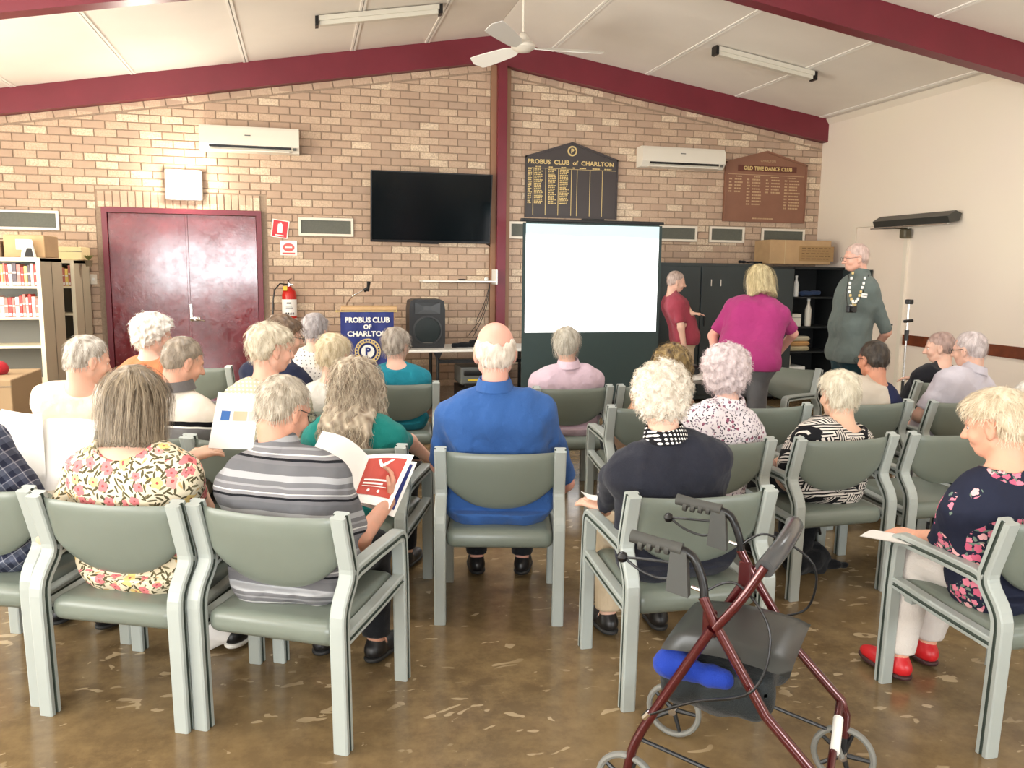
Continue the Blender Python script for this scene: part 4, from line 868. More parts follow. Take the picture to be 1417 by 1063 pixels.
P21 = P('P21', 'white-haired man in glasses and a lavender-grey shirt at the right', at(1341, 484, 4.5), 22, shirt=K('lavender_shirt', (196, 190, 198)), sleeve=.8, pants=TR['grey'], sw=.20, bw=1.15, hair_=('short', (214, 202, 200), (160, 148, 146)), nst=1200, seed=23, glass='dark', collar=.02, arms={-1: (at(1272, 575, 4.5), at(1262, 590, 4.8), (.1, .9, 0), (0, 0, -1), .4)})
P20 = P('P20', 'person with close grey hair in a black top, seen in profile by the right wall', at(1300, 481, 5.32), 50, shirt=K('black_top', (24, 24, 30)), sleeve=.5, pants=TR['black'], sw=.18, hair_=('short', (176, 150, 140), (140, 116, 108)), nst=500, seed=24, arms={-1: (at(1292, 520, 5.45), at(1268, 524, 5.6), (-.6, .6, 0), (0, 0, -1), .4)})
P23 = P('P23', 'white-haired person in black, cut off by the right edge', at(1432, 556, 3.66), 0, shirt=K('black_blouse', (30, 30, 36)), sleeve=.6, pants=TR['black'], sw=.18, hair_=('medium', (238, 236, 230), (190, 184, 176)), nst=500, seed=25)
# standing figures
P24 = person((4.66, 6.25, 0), 82, 'standing man in glasses, grey-green shirt, chain of office and a camera round his neck', at(1184, 357, 6.2), -6, hpitch=8, stand=True, shirt=K('grey_green_shirt', (98, 108, 104)), sleeve=.95, pants=TR['teal'], sw=.205, bw=1.2, hair_=('short', (220, 196, 186), (176, 150, 140)), nst=900, seed=26, glass='dark', collar=.02, skin_=(220, 172, 152), group='people standing at the front',
  arms={-1: ((4.86, 6.03, 1.12), (4.90, 6.22, .95), (.2, .9, 0), (1, 0, 0), .4), 1: ((4.86, 6.47, 1.12), (4.90, 6.28, .93), (.2, -.9, 0), (1, 0, 0), .4)}, legs=True)
P25 = person((A(1040, 480, 5.9).x, 5.9, 0), -30, 'fair-haired woman in a magenta top bending forward beside the white paper table', at(1052, 389, 6.05), 0, hpitch=30, hroll=-8, stand=True, shirt=K('magenta_top', (156, 50, 108)), sleeve=.8, pants=TR['grey'], sw=.205, bw=1.45, hair_=('bob', (226, 212, 168), (150, 132, 96)), nst=1000, seed=27, neckcut=(.07, 0, .06, 1.), skin_=(218, 164, 148), group='people standing at the front',
  joints={'pelvis': (-.03, -.10, .92)}, arms={-1: (None, at(989, 488, 5.95), (0, .2, -1), (.8, .3, 0), .35), 1: (at(1097, 462, 5.9), at(1078, 488, 6.1), (-.5, .6, -.4), (-.4, 0, -1), .4)})
P26 = person((4.30, 8.75, 0), -100, 'grey-haired person in a dull red shirt working at the dark cabinets', at(936, 390, 8.75), -5, hpitch=12, stand=True, shirt=K('dull_red_shirt', (150, 60, 74)), sleeve=.75, pants=TR['beige'], sw=.20, bw=1.2, hair_=('short', (206, 186, 176), (150, 130, 120)), nst=400, seed=28, step=.013, group='people standing at the front',
  joints={'pelvis': (0, 0, .86)}, arms={-1: (at(951, 430, 8.6), at(958, 434, 8.55), (.9, -.1, 0), (0, 0, -1), .3)})
# ------------------------------------------------------------------ things fixed to the back wall
def root(name, loc, rz, label, cat, group=None): return empty(name, loc, rz, label, cat, group)
def part(mb, name, mat, r, smooth=False):
    """mesh given in world coordinates, stored relative to its unrotated root"""
    l = r.matrix_basis.translation if r.matrix_basis.translation.length else r.location; o = r.location
    mb.v = [(a-o[0], b_-o[1], c-o[2]) for a, b_, c in mb.v]; return mb.build(name, mat, r, smooth)
def wtext(s_, size, loc, mat, r, name='lettering', **kw):
    o = r.location; return text(s_, size, (loc[0]-o[0], loc[1]-o[1], loc[2]-o[2]), mat, name, r, **kw)
W_ = YB-.0145      # face of the bricks
def aircon(x0, x1, z0, z1, label):
    r = root('air_conditioner', ((x0+x1)/2, W_, z0), 0, label, 'air conditioner', 'split air conditioners')
    m = MB(); m.prism([(W_, z0+.02), (W_, z1), (W_-.17, z1), (W_-.20, z1-.04), (W_-.21, z0+.085), (W_-.15, z0+.02)], x0, x1, ax='x')
    m.v = [(v[0], v[1], v[2]) for v in m.v]; part(m, 'body', M['offwhite'], r, True)
    m = MB(); m.box(x0+.10, x1-.09, W_-.205, W_-.10, z0+.055, z0+.080); part(m, 'outlet', M['black'], r)
    m = MB(); m.rbox(x0+.09, x1-.10, W_-.215, W_-.14, z0+.018, z0+.036, .006, 2); part(m, 'louvre', M['offwhite'], r)
    m = MB(); m.rbox(x0+.45*(x1-x0), x0+.51*(x1-x0), W_-.214, W_-.205, z0+.185, z0+.195, .002, 1); part(m, 'badge', M['rubber'], r)
    m = MB(); m.rbox(x1-.07, x1-.03, W_-.212, W_-.2, z0+.045, z0+.075, .004, 1); part(m, 'indicator', M['rubber'], r)
aircon(-1.08, -.02, 2.87, 3.16, 'white wall air conditioner above the maroon doors'); aircon(4.14, 5.28, 2.91, 3.18, 'white wall air conditioner between the two honour boards')
M['heater'] = plain('grey_green_vent_panel', (92, 94, 84), .6, nz=60, var=.08)
def vent(x0, x1, z0, z1, label):
    r = root('vent_panel', ((x0+x1)/2, W_, z0), 0, label, 'vent', 'framed vents in the brick wall'); t = .028
    m = MB(); m.box(x0, x1, W_-.022, W_, z0, z0+t); m.box(x0, x1, W_-.022, W_, z1-t, z1); m.box(x0, x0+t, W_-.022, W_, z0+t, z1-t); m.box(x1-t, x1, W_-.022, W_, z0+t, z1-t); part(m, 'frame', M['cream'], r)
    m = MB(); m.box(x0+t, x1-t, W_-.008, W_, z0+t, z1-t); part(m, 'panel', M['heater'], r)
vent(-3.2, -2.57, 1.985, 2.195, 'long framed vent above the bookcases at the left edge'); vent(-.05, .58, 1.985, 2.195, 'framed vent between the doors and the television')
vent(2.475, 3.1, 2.005, 2.215, 'framed vent right of the steel column, mostly behind the screen'); vent(4.40, 5.02, 2.015, 2.215, 'framed vent just right of the projection screen'); vent(5.2, 5.71, 2.015, 2.22, 'small framed vent under the left side of the brown board'); vent(5.97, 6.62, 2.0, 2.21, 'framed vent behind the cardboard box on the cabinet')
# television
r = root('television', (1.49, YB-.15, 1.93), 0, 'black wall television on the brick wall left of the steel column', 'television')
TL = lambda m: (setattr(m, 'v', [(a, b_-(c-1.93)*.17, c) for a, b_, c in m.v]), m)[1]
m = MB(); m.rbox(.77, 2.21, W_-.12, W_-.06, 1.93, 2.74, .006, 2); TL(m); part(m, 'casing', M['black'], r)
m = MB(); m.box(.785, 2.195, W_-.1215, W_-.12, 1.955, 2.725); TL(m); part(m, 'screen', plain('tv_glass', (7, 14, 18), .14, 0, .25), r)
m = MB(); m.rbox(1.36, 1.58, W_-.115, W_-.08, 1.915, 1.932, .004, 1); part(m, 'sensor_bar', M['dark'], r)
m = MB(); m.box(1.2, 1.8, W_-.085, W_, 2.1, 2.55); part(m, 'bracket', M['dark'], r)
def honour(x0, x1, xm, z0, zs, zt, mat, ink, r, title, small, cols):
    y = W_-.03; m = MB(); m.prism([(x0, z0), (x1, z0), (x1, zs), (xm, zt), (x0, zs)], y, W_); part(m, 'board', mat, r)
    m = MB(); e = .018
    for (a, b_) in (((x0, zs), (xm, zt)), ((xm, zt), (x1, zs))):
        m.add([(a[0], y-.012, a[1]), (b_[0], y-.012, b_[1]), (b_[0], y-.012, b_[1]-e*1.4), (a[0], y-.012, a[1]-e*1.4), (a[0], y, a[1]), (b_[0], y, b_[1]), (b_[0], y, b_[1]-e*1.4), (a[0], y, a[1]-e*1.4)], [(0, 1, 2, 3), (0, 4, 5, 1), (3, 2, 6, 7), (0, 3, 7, 4), (1, 5, 6, 2)])
    m.box(x0, x0+e, y-.012, y, z0, zs); m.box(x1-e, x1, y-.012, y, z0, zs); m.box(x0+e, x1-e, y-.012, y, z0, z0+e); part(m, 'moulding', mat, r)
    return y
M['board1'] = plain('charcoal_board', (62, 56, 56), .45); M['board2'] = plain('brown_board', (134, 92, 72), .5, nz=6, var=.06); M['ink2'] = plain('faded_gilt', (190, 160, 124), .5)
rg = random.Random(3)
r = root('honour_board', (3.27, W_, 2.27), 0, 'dark gabled honour board with gilt names above the screen', 'board', 'honour boards')
y = honour(2.67, 3.88, 3.27, 2.27, 3.01, 3.20, M['board1'], M['gold'], r, '', '', 4)
wtext('PROBUS  CLUB  of  CHARLTON', .072, (3.26, y-.003, 2.945), M['gold'], r, bold=.002, sx=1.12); wtext('INC', .028, (3.80, y-.003, 2.935), M['gold'], r)
m = MB(); m.lathe([(.062, -.006), (.062, 0)], (3.27, y, 3.09), 20, 'y'); part(m, 'emblem', M['gold'], r); m = MB(); m.lathe([(.044, -.008), (.044, 0)], (3.27, y, 3.09), 20, 'y'); em = part(m, 'emblem_field', M['board1'], r); wtext('P', .075, (3.27, y-.0095, 3.088), M['gold'], r, bold=.003)
m = MB()
cx = [2.70, 2.77, 2.93, 3.095, 3.265, 3.34, 3.51, 3.675]
for x in cx[1:]: m.box(x-.003, x+.003, y-.004, y, 2.30, 2.865)
m.box(2.70, 3.86, y-.004, y, 2.868, 2.872); part(m, 'column_rules', M['gold'], r)
def namelist(r, mat, spec, z0, dz, y, h=.012):
    m = MB()
    for (x0, x1, n) in spec:
        for i in range(n):
            x = x0; z = z0-i*dz; e = x1-rg.random()*(x1-x0)*.3
            while x < e-.006: w_ = min(rg.uniform(.010, .034), e-x); m.box(x, x+w_, y-.003, y, z-h, z); x += w_+.007
    o = part(m, 'gilt_names', mat, r); o['kind'] = 'stuff'
namelist(r, M['gold'], [(2.70, 2.755, 20), (2.785, 2.90, 20), (2.965, 3.07, 20), (3.115, 3.235, 20)], 2.862, .0215, y)
namelist(r, M['gold'], [(2.80, 2.88, 1), (2.97, 3.04, 1), (3.13, 3.2, 1), (3.28, 3.32, 1), (3.37, 3.47, 1), (3.54, 3.64, 1), (3.70, 3.82, 1)], 2.893, .02, y, .014)
r = root('honour_board', (5.98, W_, 2.29), 0, 'brown gabled honour board near the right wall', 'board', 'honour boards')
y = honour(5.38, 6.59, 5.98, 2.29, 3.06, 3.22, M['board2'], M['ink2'], r, '', '', 4)
wtext('CHARLTON', .042, (6.0, y-.003, 3.085), M['ink2'], r); wtext('OLD TIME DANCE CLUB', .066, (6.0, y-.006, 2.985), M['gold'], r, bold=.002)
m = MB(); m.rbox(5.56, 6.43, y-.005, y, 2.945, 3.025, .002, 1); part(m, 'title_ribbon', plain('ribbon_brown', (96, 48, 36), .6), r)
m = MB(); m.box(5.42, 6.55, y-.004, y, 2.90, 2.906); part(m, 'rule', M['ink2'], r)
namelist(r, M['ink2'], [(5.44, 5.49, 5), (5.52, 5.64, 5), (5.70, 5.75, 9), (5.78, 5.92, 9), (5.98, 6.03, 5), (6.06, 6.2, 5), (6.26, 6.31, 10), (6.33, 6.5, 10)], 2.85, .040, y, .018)
namelist(r, M['ink2'], [(5.54, 5.66, 1), (5.8, 5.92, 1), (6.05, 6.18, 1), (6.3, 6.45, 1), ], 2.885, .04, y, .014); namelist(r, M['ink2'], [(5.8, 6.2, 1)], 2.345, .03, y, .016)
# bright wall light over the doors
r = root('wall_light', (-1.27, W_, 2.33), 0, 'glaring square wall light above the maroon doors', 'light')
m = MB(); m.rbox(-1.47, -1.08, W_-.07, W_, 2.345, 2.68, .02, 2); part(m, 'housing', M['white'], r); m = MB(); m.rbox(-1.45, -1.10, W_-.085, W_-.07, 2.365, 2.66, .01, 2); part(m, 'diffuser', glow('lit_diffuser', (255, 250, 236), 18), r)
l = bpy.data.lights.new('wall_light_fill', 'POINT'); l.shadow_soft_size = .10; l.energy = 26; l.color = (1, .93, .8); o = bpy.data.objects.new('wall_light_fill', l); o.location = (-1.27, W_-.22, 2.55); o.rotation_euler = (PI/2-.5, 0, PI); COL.objects.link(o)  # added point lamp clear of the fixture, brightens the bricks around it
# safety signs
def sign(x0, x1, z0, z1, rot, label, base, art):
    r = root('safety_sign', ((x0+x1)/2, W_-.004, (z0+z1)/2), 0, label, 'sign', 'safety signs beside the doors'); r.rotation_euler = (0, rot, 0); w_, h_ = (x1-x0)/2, (z1-z0)/2
    m = MB(); m.rbox(-w_, w_, -.003, .003, -h_, h_, .001, 1); m.build('plate', M['paper'], r); art(r, w_, h_)
sgr = plain('sign_red', (206, 46, 58), .5)
def art1(r, w_, h_):
    m = MB(); m.box(-w_*.86, w_*.86, -.0045, -.003, -h_*.9, h_*.9); m.build('red_field', sgr, r); m = MB(); m.rbox(-w_*.3, w_*.3, -.006, -.0045, -h_*.45, h_*.55, .001, 1); m.box(-w_*.14, w_*.14, -.006, -.0045, h_*.55, h_*.72); m.box(-w_*.5, w_*.5, -.006, -.0045, -h_*.78, -h_*.66); m.build('extinguisher_symbol', M['paper'], r)
def art2(r, w_, h_):
    m = MB(); m.lathe([(w_*.7, -.0045), (w_*.7, -.003)], (0, 0, h_*.12), 18, 'y'); m.v = [(a, b_, c*.72) for a, b_, c in m.v]; m.box(-w_*.75, w_*.75, -.0045, -.003, -h_*.85, -h_*.62); m.build('red_symbol', plain('sign_soft_red', (222, 92, 88), .5), r); m = MB(); m.box(-w_*.42, w_*.42, -.006, -.0045, h_*.0, h_*.2); m.build('white_bar', M['paper'], r)
sign(-.35, -.16, 1.955, 2.16, .14, 'red fire extinguisher sign, the upper of two beside the doors', 0, art1); sign(-.26, -.07, 1.755, 1.925, 0, 'white and red sign, the lower of two beside the doors', 0, art2)
# extinguisher on its hook
r = root('fire_extinguisher', (-.17, W_-.10, .88), 0, 'red fire extinguisher hanging on the brick wall right of the doors', 'extinguisher')
m = MB(); m.lathe([(.03, .88), (.078, .895), (.083, .93), (.083, 1.30), (.07, 1.345), (.035, 1.375), (.024, 1.40)], (-.17, W_-.10, 0), 20); m.v = [(a, b_, c) for a, b_, c in m.v]; part(m, 'cylinder', M['red'], r, True)
m = MB(); m.lathe([(.0845, 1.06), (.0845, 1.25)], (-.17, W_-.10, 0), 20); part(m, 'label', M['paper'], r, True); m = MB(); m.lathe([(.0845, .97), (.0845, 1.03)], (-.17, W_-.10, 0), 20); part(m, 'lower_label', M['paper'], r, True)
m = MB(); 
for q in range(4): m.box(-.215+q*.026, -.199+q*.026, W_-.186, W_-.183, 1.075, 1.10)
m.box(-.21, -.13, W_-.186, W_-.183, 1.15, 1.156); m.box(-.21, -.14, W_-.186, W_-.183, 1.17, 1.176); m.box(-.20, -.15, W_-.186, W_-.183, 1.20, 1.215); part(m, 'label_print', M['dark'], r)
m = MB(); m.lathe([(.022, 1.39), (.022, 1.44)], (-.17, W_-.10, 0), 10); m.tube([(-.17, W_-.10, 1.43), (-.17, W_-.17, 1.47), (-.14, W_-.2, 1.49)], .008, 6); m.tube([(-.17, W_-.1, 1.41), (-.17, W_-.16, 1.42), (-.12, W_-.19, 1.42)], .007, 6); part(m, 'valve_handle', M['steel'], r, True)
m = MB(); m.tube([(-.19, W_-.10, 1.42), (-.27, W_-.11, 1.43), (-.33, W_-.11, 1.36), (-.35, W_-.11, 1.25), (-.355, W_-.11, 1.12), (-.36, W_-.11, 1.05)], [.008]*5+[.012], 8); part(m, 'hose', M['black'], r, True)
m = MB(); m.rbox(-.235, -.19, W_-.17, W_-.14, 1.35, 1.40, .003, 1); part(m, 'service_tag', M['yellow'], r)
# switch
r = root('light_switch', (-2.26, W_, 1.42), 0, 'cream light switch on the bricks between the bookcase and the doors', 'switch')
m = MB(); m.rbox(-2.295, -2.225, W_-.012, W_, 1.405, 1.515, .004, 2); part(m, 'plate', M['cream'], r); m = MB(); m.rbox(-2.27, -2.25, W_-.018, W_-.012, 1.445, 1.475, .002, 1); part(m, 'rocker', M['white'], r)
# floating shelf, conduit and cables
r = root('wall_shelf', (1.82, W_, 1.48), 0, 'narrow white wall shelf under the television', 'shelf')
m = MB(); m.rbox(1.36, 2.27, W_-.30, W_, 1.465, 1.485, .003, 1); part(m, 'board', M['white'], r); m = MB(); m.rbox(2.255, 2.275, W_-.28, W_, 1.44, 1.62, .004, 1); part(m, 'end_bracket', M['white'], r)
r = root('remote_control', (1.86, W_-.15, 1.486), .1, 'small black remote control on the white wall shelf', 'remote'); m = MB(); m.rbox(-.045, .045, -.018, .018, 0, .016, .005, 2); m.build('body', M['black'], r); m = MB(); m.box(-.03, .03, -.01, .01, .0155, .0175); m.build('buttons', M['rubber'], r)
r = root('small_jar', (2.16, W_-.15, 1.486), 0, 'tiny white jar at the right end of the wall shelf', 'jar'); m = MB(); m.lathe([(.02, 0), (.024, .008), (.024, .03), (.016, .036)], n=12); m.build('jar_body', M['white'], r, True); m = MB(); m.lathe([(.018, .036), (.018, .046)], n=12); m.build('lid', M['cream'], r)
def cable(pts, rad, label, mat=None): 
    c = []; 
    for i in range(len(pts)-1):
        p0, p1, p2, p3 = [Vector(pts[max(0, min(len(pts)-1, j))]) for j in (i-1, i, i+1, i+2)]
        for t in (0, .25, .5, .75): c.append(.5*((2*p1)+(p2-p0)*t+(2*p0-5*p1+4*p2-p3)*t*t+(3*p1-p0-3*p2+p3)*t**3))
    c.append(Vector(pts[-1])); o = MB().tube(c, rad, 6).build('cable', mat or M['black'], None, True); return tag(o, label, 'cable', 'cables on the wall')
cable([(2.18, W_-.06, 1.93), (2.24, W_-.02, 1.90), (2.27, W_-.02, 1.80), (2.275, W_-.02, 1.62), (2.29, W_-.02, 1.3)], .007, 'black lead running down from the television corner')
for i, (a, b_) in enumerate(((2.0, .78), (1.94, .80), (2.05, .72))): cable([(2.24, W_-.03, 1.46), (2.20-.02*i, W_-.04, 1.2), (2.12-.03*i, W_-.05, .98), (a, W_-.1, b_)], .004, 'thin black lead drooping from the shelf end to the table, '+('the middle one', 'the leftmost', 'the one nearest the column')[i])
tag(MB().tube([(2.275, W_-.012, 1.46), (2.28, W_-.012, .3)], .010, 8).build('conduit', M['cream'], None, True), 'pale conduit running down beside the steel column', 'conduit')
# lectern with banner and microphone
LY = 9.0
r = root('lectern', (.66, LY+.2, 0), 0, 'light timber lectern standing before the brick wall', 'lectern'); ply = plain('light_timber', (206, 170, 124), .5, nz=9, var=.06)
m = MB(); m.box(.42, .93, LY+.03, LY+.40, .06, 1.10); part(m, 'cabinet', ply, r); m = MB(); m.box(.38, .97, LY, LY+.45, 0, .06); part(m, 'plinth', ply, r)
m = MB(); m.prism([(LY-.02, 1.17), (LY-.02, 1.20), (LY+.02, 1.215), (LY+.46, 1.10), (LY+.46, 1.06)], .38, .975, ax='x'); part(m, 'reading_top', ply, r); m = MB(); m.box(.40, .955, LY+.0, LY+.03, 1.06, 1.20); part(m, 'top_rail', ply, r)
r = root('banner', (.65, LY-.04, .5), 0, 'royal blue hanging banner with white lettering on the lectern front', 'banner')
m = MB(); N_ = 16
V = [(.37+.57*i/N_, LY-.035+.006*math.sin(i*1.3), z) for z in (1.155, .52) for i in range(N_+1)]; V += [(a, b_+.004, c) for a, b_, c in V]; F = []
for i in range(N_): F += [(i, i+1, N_+2+i, N_+1+i), (2*(N_+1)+i, 3*(N_+1)+i, 3*(N_+1)+i+1, 2*(N_+1)+i+1)]
part(m.add(V, F), 'cloth', M['navy'], r, True); part(MB().tube([(.33, LY-.035, 1.155), (.97, LY-.035, 1.155)], .008, 8), 'rod', M['gold'], r, True)
for s_ in (.33, .97): part(MB().lathe([(.0, -.012), (.012, -.008), (.014, 0), (.012, .008), (.0, .012)], (s_, LY-.035, 1.155), 10, 'x'), 'finial', M['gold'], r, True)
wtext('PROBUS CLUB', .076, (.655, LY-.047, 1.06), M['white'], r, bold=.003, sx=.98); wtext('OF', .066, (.655, LY-.047, .985), M['white'], r, bold=.003); wtext('CHARLTON', .076, (.655, LY-.047, .91), M['white'], r, bold=.003, sx=1.05)
m = MB(); n = 40; V = [((.655+rr*math.cos(2*PI*i/n)), y_, .72+rr*math.sin(2*PI*i/n)) for y_ in (LY-.05, LY-.043) for rr in (.095, .14) for i in range(n)]
F = [(i, (i+1) % n, n+(i+1) % n, n+i) for i in range(n)]+[(n+i, n+(i+1) % n, 3*n+(i+1) % n, 3*n+i) for i in range(n)]; part(m.add(V, F), 'emblem_ring', M['gold'], r)
m = MB()
for i in range(24):
    a = 2*PI*i/24; m.box(.655+.119*math.cos(a)-.008, .655+.119*math.cos(a)+.008, LY-.053, LY-.05, .72+.119*math.sin(a)-.008, .72+.119*math.sin(a)+.008)
part(m, 'emblem_teeth', M['navy'], r); part(MB().lathe([(.072, -.052), (.072, -.043)], (.655, LY, .72), 24, 'y'), 'emblem_disc', M['white'], r); wtext('P', .11, (.655, LY-.055, .72), M['navy'], r, bold=.005)
r = root('microphone', (.45, LY+.1, 1.2), 0, 'gooseneck microphone rising from the lectern', 'microphone')
part(MB().tube([(.44, LY+.1, 1.18), (.45, LY+.08, 1.24), (.50, LY+.04, 1.31), (.58, LY, 1.36), (.635, LY-.02, 1.39)], .0075, 8), 'gooseneck', M['steel'], r, True); part(MB().tube([(.625, LY-.02, 1.375), (.665, LY-.03, 1.40)], .02, 8), 'clip', M['black'], r, True); part(MB().tube([(.665, LY-.03, 1.37), (.672, LY-.04, 1.44), (.675, LY-.045, 1.475)], [.014, .018, .022], 10), 'capsule', M['black'], r, True)
# table with loudspeaker and things under it
TY0, TY1 = 9.05, 9.75
r = root('folding_table', (1.85, 9.4, 0), 0, 'long white-topped folding table with black legs along the brick wall', 'table')
part(MB().rbox(1.08, 2.72, TY0, TY1, .69, .72, .006, 2), 'tabletop', M['white'], r)
for x in (1.45, 2.55):
    for y in (TY0+.08, TY1-.08): part(MB().tube([(x, y, 0), (x, y, .69)], .02, 8), 'leg', M['black'], r, True)
    part(MB().tube([(x, TY0+.08, .12), (x, TY1-.08, .12)], .014, 8), 'foot_rail', M['black'], r, True)
part(MB().box(1.45, 2.55, TY0+.06, TY0+.10, .56, .60), 'apron_rail', M['black'], r); m = MB(); m.prism([(1.40, .69), (1.50, .69), (1.47, .62), (1.43, .62)], TY0+.05, TY0+.11); part(m, 'gusset', M['black'], r)
r = root('loudspeaker', (1.36, 9.45, .72), 0, 'black loudspeaker standing on the left end of the folding table', 'loudspeaker'); SZ = .72
m = MB(); m.prism([(1.165, SZ), (1.545, SZ), (1.56, SZ+.06), (1.56, SZ+.44), (1.545, SZ+.535), (1.50, SZ+.555), (1.21, SZ+.555), (1.165, SZ+.535), (1.15, SZ+.44), (1.15, SZ+.06)], 9.28, 9.62); part(m, 'cabinet', M['dark'], r)
part(MB().lathe([(.165, 0), (.17, -.012), (.15, -.02), (.148, -.006)], (1.355, 9.28, SZ+.20), 28, 'y'), 'woofer_ring', plain('ring_grey', (58, 62, 66), .5), r, True); part(MB().lathe([(.147, -.012), (.10, -.018), (.0, -.022)], (1.355, 9.28, SZ+.20), 24, 'y'), 'grille', plain('grille_green_black', (18, 34, 36), .5), r, True)
m = MB(); V = [(1.21, 9.278, SZ+.52), (1.50, 9.278, SZ+.52), (1.50, 9.278, SZ+.39), (1.21, 9.278, SZ+.39), (1.31, 9.33, SZ+.475), (1.40, 9.33, SZ+.475), (1.40, 9.33, SZ+.43), (1.31, 9.33, SZ+.43)]
V = [(a, 9.262 if b_ < 9.3 else 9.276, c) for a, b_, c in V]; part(m.add(V, [(0, 1, 5, 4), (1, 2, 6, 5), (2, 3, 7, 6), (3, 0, 4, 7), (4, 5, 6, 7)]), 'horn', plain('horn_grey', (70, 74, 78), .4), r); part(MB().rbox(1.30, 1.41, 9.255, 9.262, SZ+.055, SZ+.068, .002, 1), 'badge', M['rubber'], r)
r = root('fabric_bag', (2.0, 9.35, .72), 0, 'crumpled black bag lying on the white table beside the loudspeaker', 'bag')
def blob(prims, step, name, mat, r, fold=0, fr=30): 
    B = SDF()
    for p in prims: (B.rc if len(p) == 5 else B.ell)(*p)
    lo, hi = bounds(B.p); ax = axes(lo-.02, hi+.02, step); F = evalp(B.p, ax)
    if fold: F = F+fold*wob(ax[0][:, None, None], ax[1][None, :, None], ax[2][None, None, :], fr, 1.)
    V, Q = nets(F, ax); return np_mesh(name, V-np.array(r.location) if r is not None else V, Q, mat, r)
BK = cloth('black_fabric', (22, 24, 28), .1)
blob([((1.66, 9.3, .745), (1.9, 9.35, .74), .03, .04, .03), ((1.9, 9.35, .76), (2.12, 9.4, .78), .045, .06, .03), ((2.0, 9.4, .8), (2.1, 9.42, .84), .05, .045, .03)], .012, 'cloth', BK, r, .008, 45)
r = root('printer', (1.98, 9.35, .0), 0, 'grey office machine on a low stand under the white table', 'printer'); GR = plain('machine_grey', (96, 100, 98), .5)
part(MB().rbox(1.72, 2.30, 9.15, 9.6, .30, .50, .02, 2), 'body', GR, r); part(MB().rbox(1.75, 2.27, 9.14, 9.2, .40, .47, .02, 2), 'lid', M['black'], r); part(MB().rbox(1.76, 2.26, 9.13, 9.2, .27, .32, .01, 2), 'tray', M['black'], r); part(MB().box(1.80, 1.93, 9.142, 9.15, .345, .365), 'label_strip', M['yellow'], r); part(MB().rbox(2.08, 2.22, 9.135, 9.15, .33, .39, .004, 1), 'control_panel', M['offwhite'], r); part(MB().box(1.72, 2.30, 9.15, 9.6, 0, .27), 'stand', M['black'], r)
# projection screen
SY = 8.8
r = root('projection_screen', (3.16, SY, 0), 0, 'glowing white pull-up projection screen with a black border', 'screen')
x0, x1, z0, z1 = 2.375, 3.955, .925, 2.125
g = G('projected_picture'); x, y, z = g.xyz()[:3]; wv = g.m('ADD', g.m('ADD', 1.995, g.m('MULTIPLY', x, -.045)), g.m('MULTIPLY', g.m('SINE', g.m('MULTIPLY', x, 2.2)), .022)); f = g.smooth(g.m('SUBTRACT', z, wv), -.012, .012)
c = g.mix(f, (1, 1, 1), (.26, .375, .385)); g.col((.3, .3, .3)); g.put(g.b.inputs['Emission Color'], c); g.b.inputs['Emission Strength'].default_value = 1.5
part(MB().box(x0, x1, SY-.003, SY, z0, z1), 'picture', g.mat, r); BS = plain('screen_black', (50, 68, 68), .6)
m = MB(); m.box(x0-.035, x0, SY-.004, SY+.001, .2, z1+.01); m.box(x1, x1+.035, SY-.004, SY+.001, .2, z1+.01); m.box(x0, x1, SY-.004, SY+.001, z1, z1+.025); m.box(x0, x1, SY-.004, SY+.001, .12, z0); part(m, 'border_cloth', BS, r)
part(MB().rbox(x0-.06, x1+.05, SY-.02, SY+.02, z1+.02, z1+.055, .006, 2), 'top_bar', M['dark'], r); part(MB().rbox(3.02, 3.28, SY-.022, SY+.022, z1+.05, z1+.068, .004, 1), 'handle', M['dark'], r)
part(MB().rbox(x0-.08, x1+.08, SY-.05, SY+.05, .04, .14, .012, 2), 'base_case', M['dark'], r); part(MB().tube([(3.16, SY+.06, .1), (3.16, SY+.05, z1+.03)], .014, 8), 'support_pole', M['dark'], r, True)
for s_ in (x0+.15, x1-.15): part(MB().rbox(s_-.02, s_+.02, SY-.25, SY+.25, 0, .04, .006, 1), 'foot', M['dark'], r)
# dark cabinets
CB = plain('dark_teal_steel', (42, 52, 54), .42, nz=2, var=.1); CI = plain('cabinet_inside', (20, 24, 26), .7)
r = root('steel_cupboard', (4.75, 9.55, 0), 0, 'dark steel cupboard with closed doors right of the screen', 'cabinet')
part(MB().box(4.02, 5.48, 9.30, 9.82, .03, 1.73), 'body', CB, r)
for a, b_ in ((4.03, 4.75), (4.76, 5.47)):
    d = part(MB().rbox(a+.003, b_-.003, 9.278, 9.30, .08, 1.69, .004, 1), 'door', CB, r)
    hx = b_-.06 if a < 4.5 else a+.06; mm = MB().rbox(hx-.012-r.location.x, hx+.012-r.location.x, 9.262-9.55, 9.28-9.55, .95, 1.07, .003, 1); mm.build('handle', M['black'], d)
    mm = MB().box(hx+.2-r.location.x-.006, hx+.2-r.location.x+.006, 9.272-9.55, 9.28-9.55, 1.45, 1.53); mm.build('label_clip', M['steel'], d)
r = root('open_cupboard', (6.1, 9.55, 0), 0, 'dark open cupboard with shelves of supplies near the right wall', 'cabinet')
OX0, OX1 = 5.50, 6.72; OT = 1.70
m = MB(); m.box(OX0, OX0+.02, 9.2, 9.78, 0, OT); m.box(OX1-.02, OX1, 9.2, 9.78, 0, OT); m.box(OX0, OX1, 9.2, 9.78, OT-.03, OT); m.box(OX0, OX1, 9.76, 9.78, 0, OT); m.box(OX0, OX1, 9.2, 9.78, .05, .08); m.box(5.98, 6.0, 9.2, 9.78, 0, OT); part(m, 'carcass', CI, r)
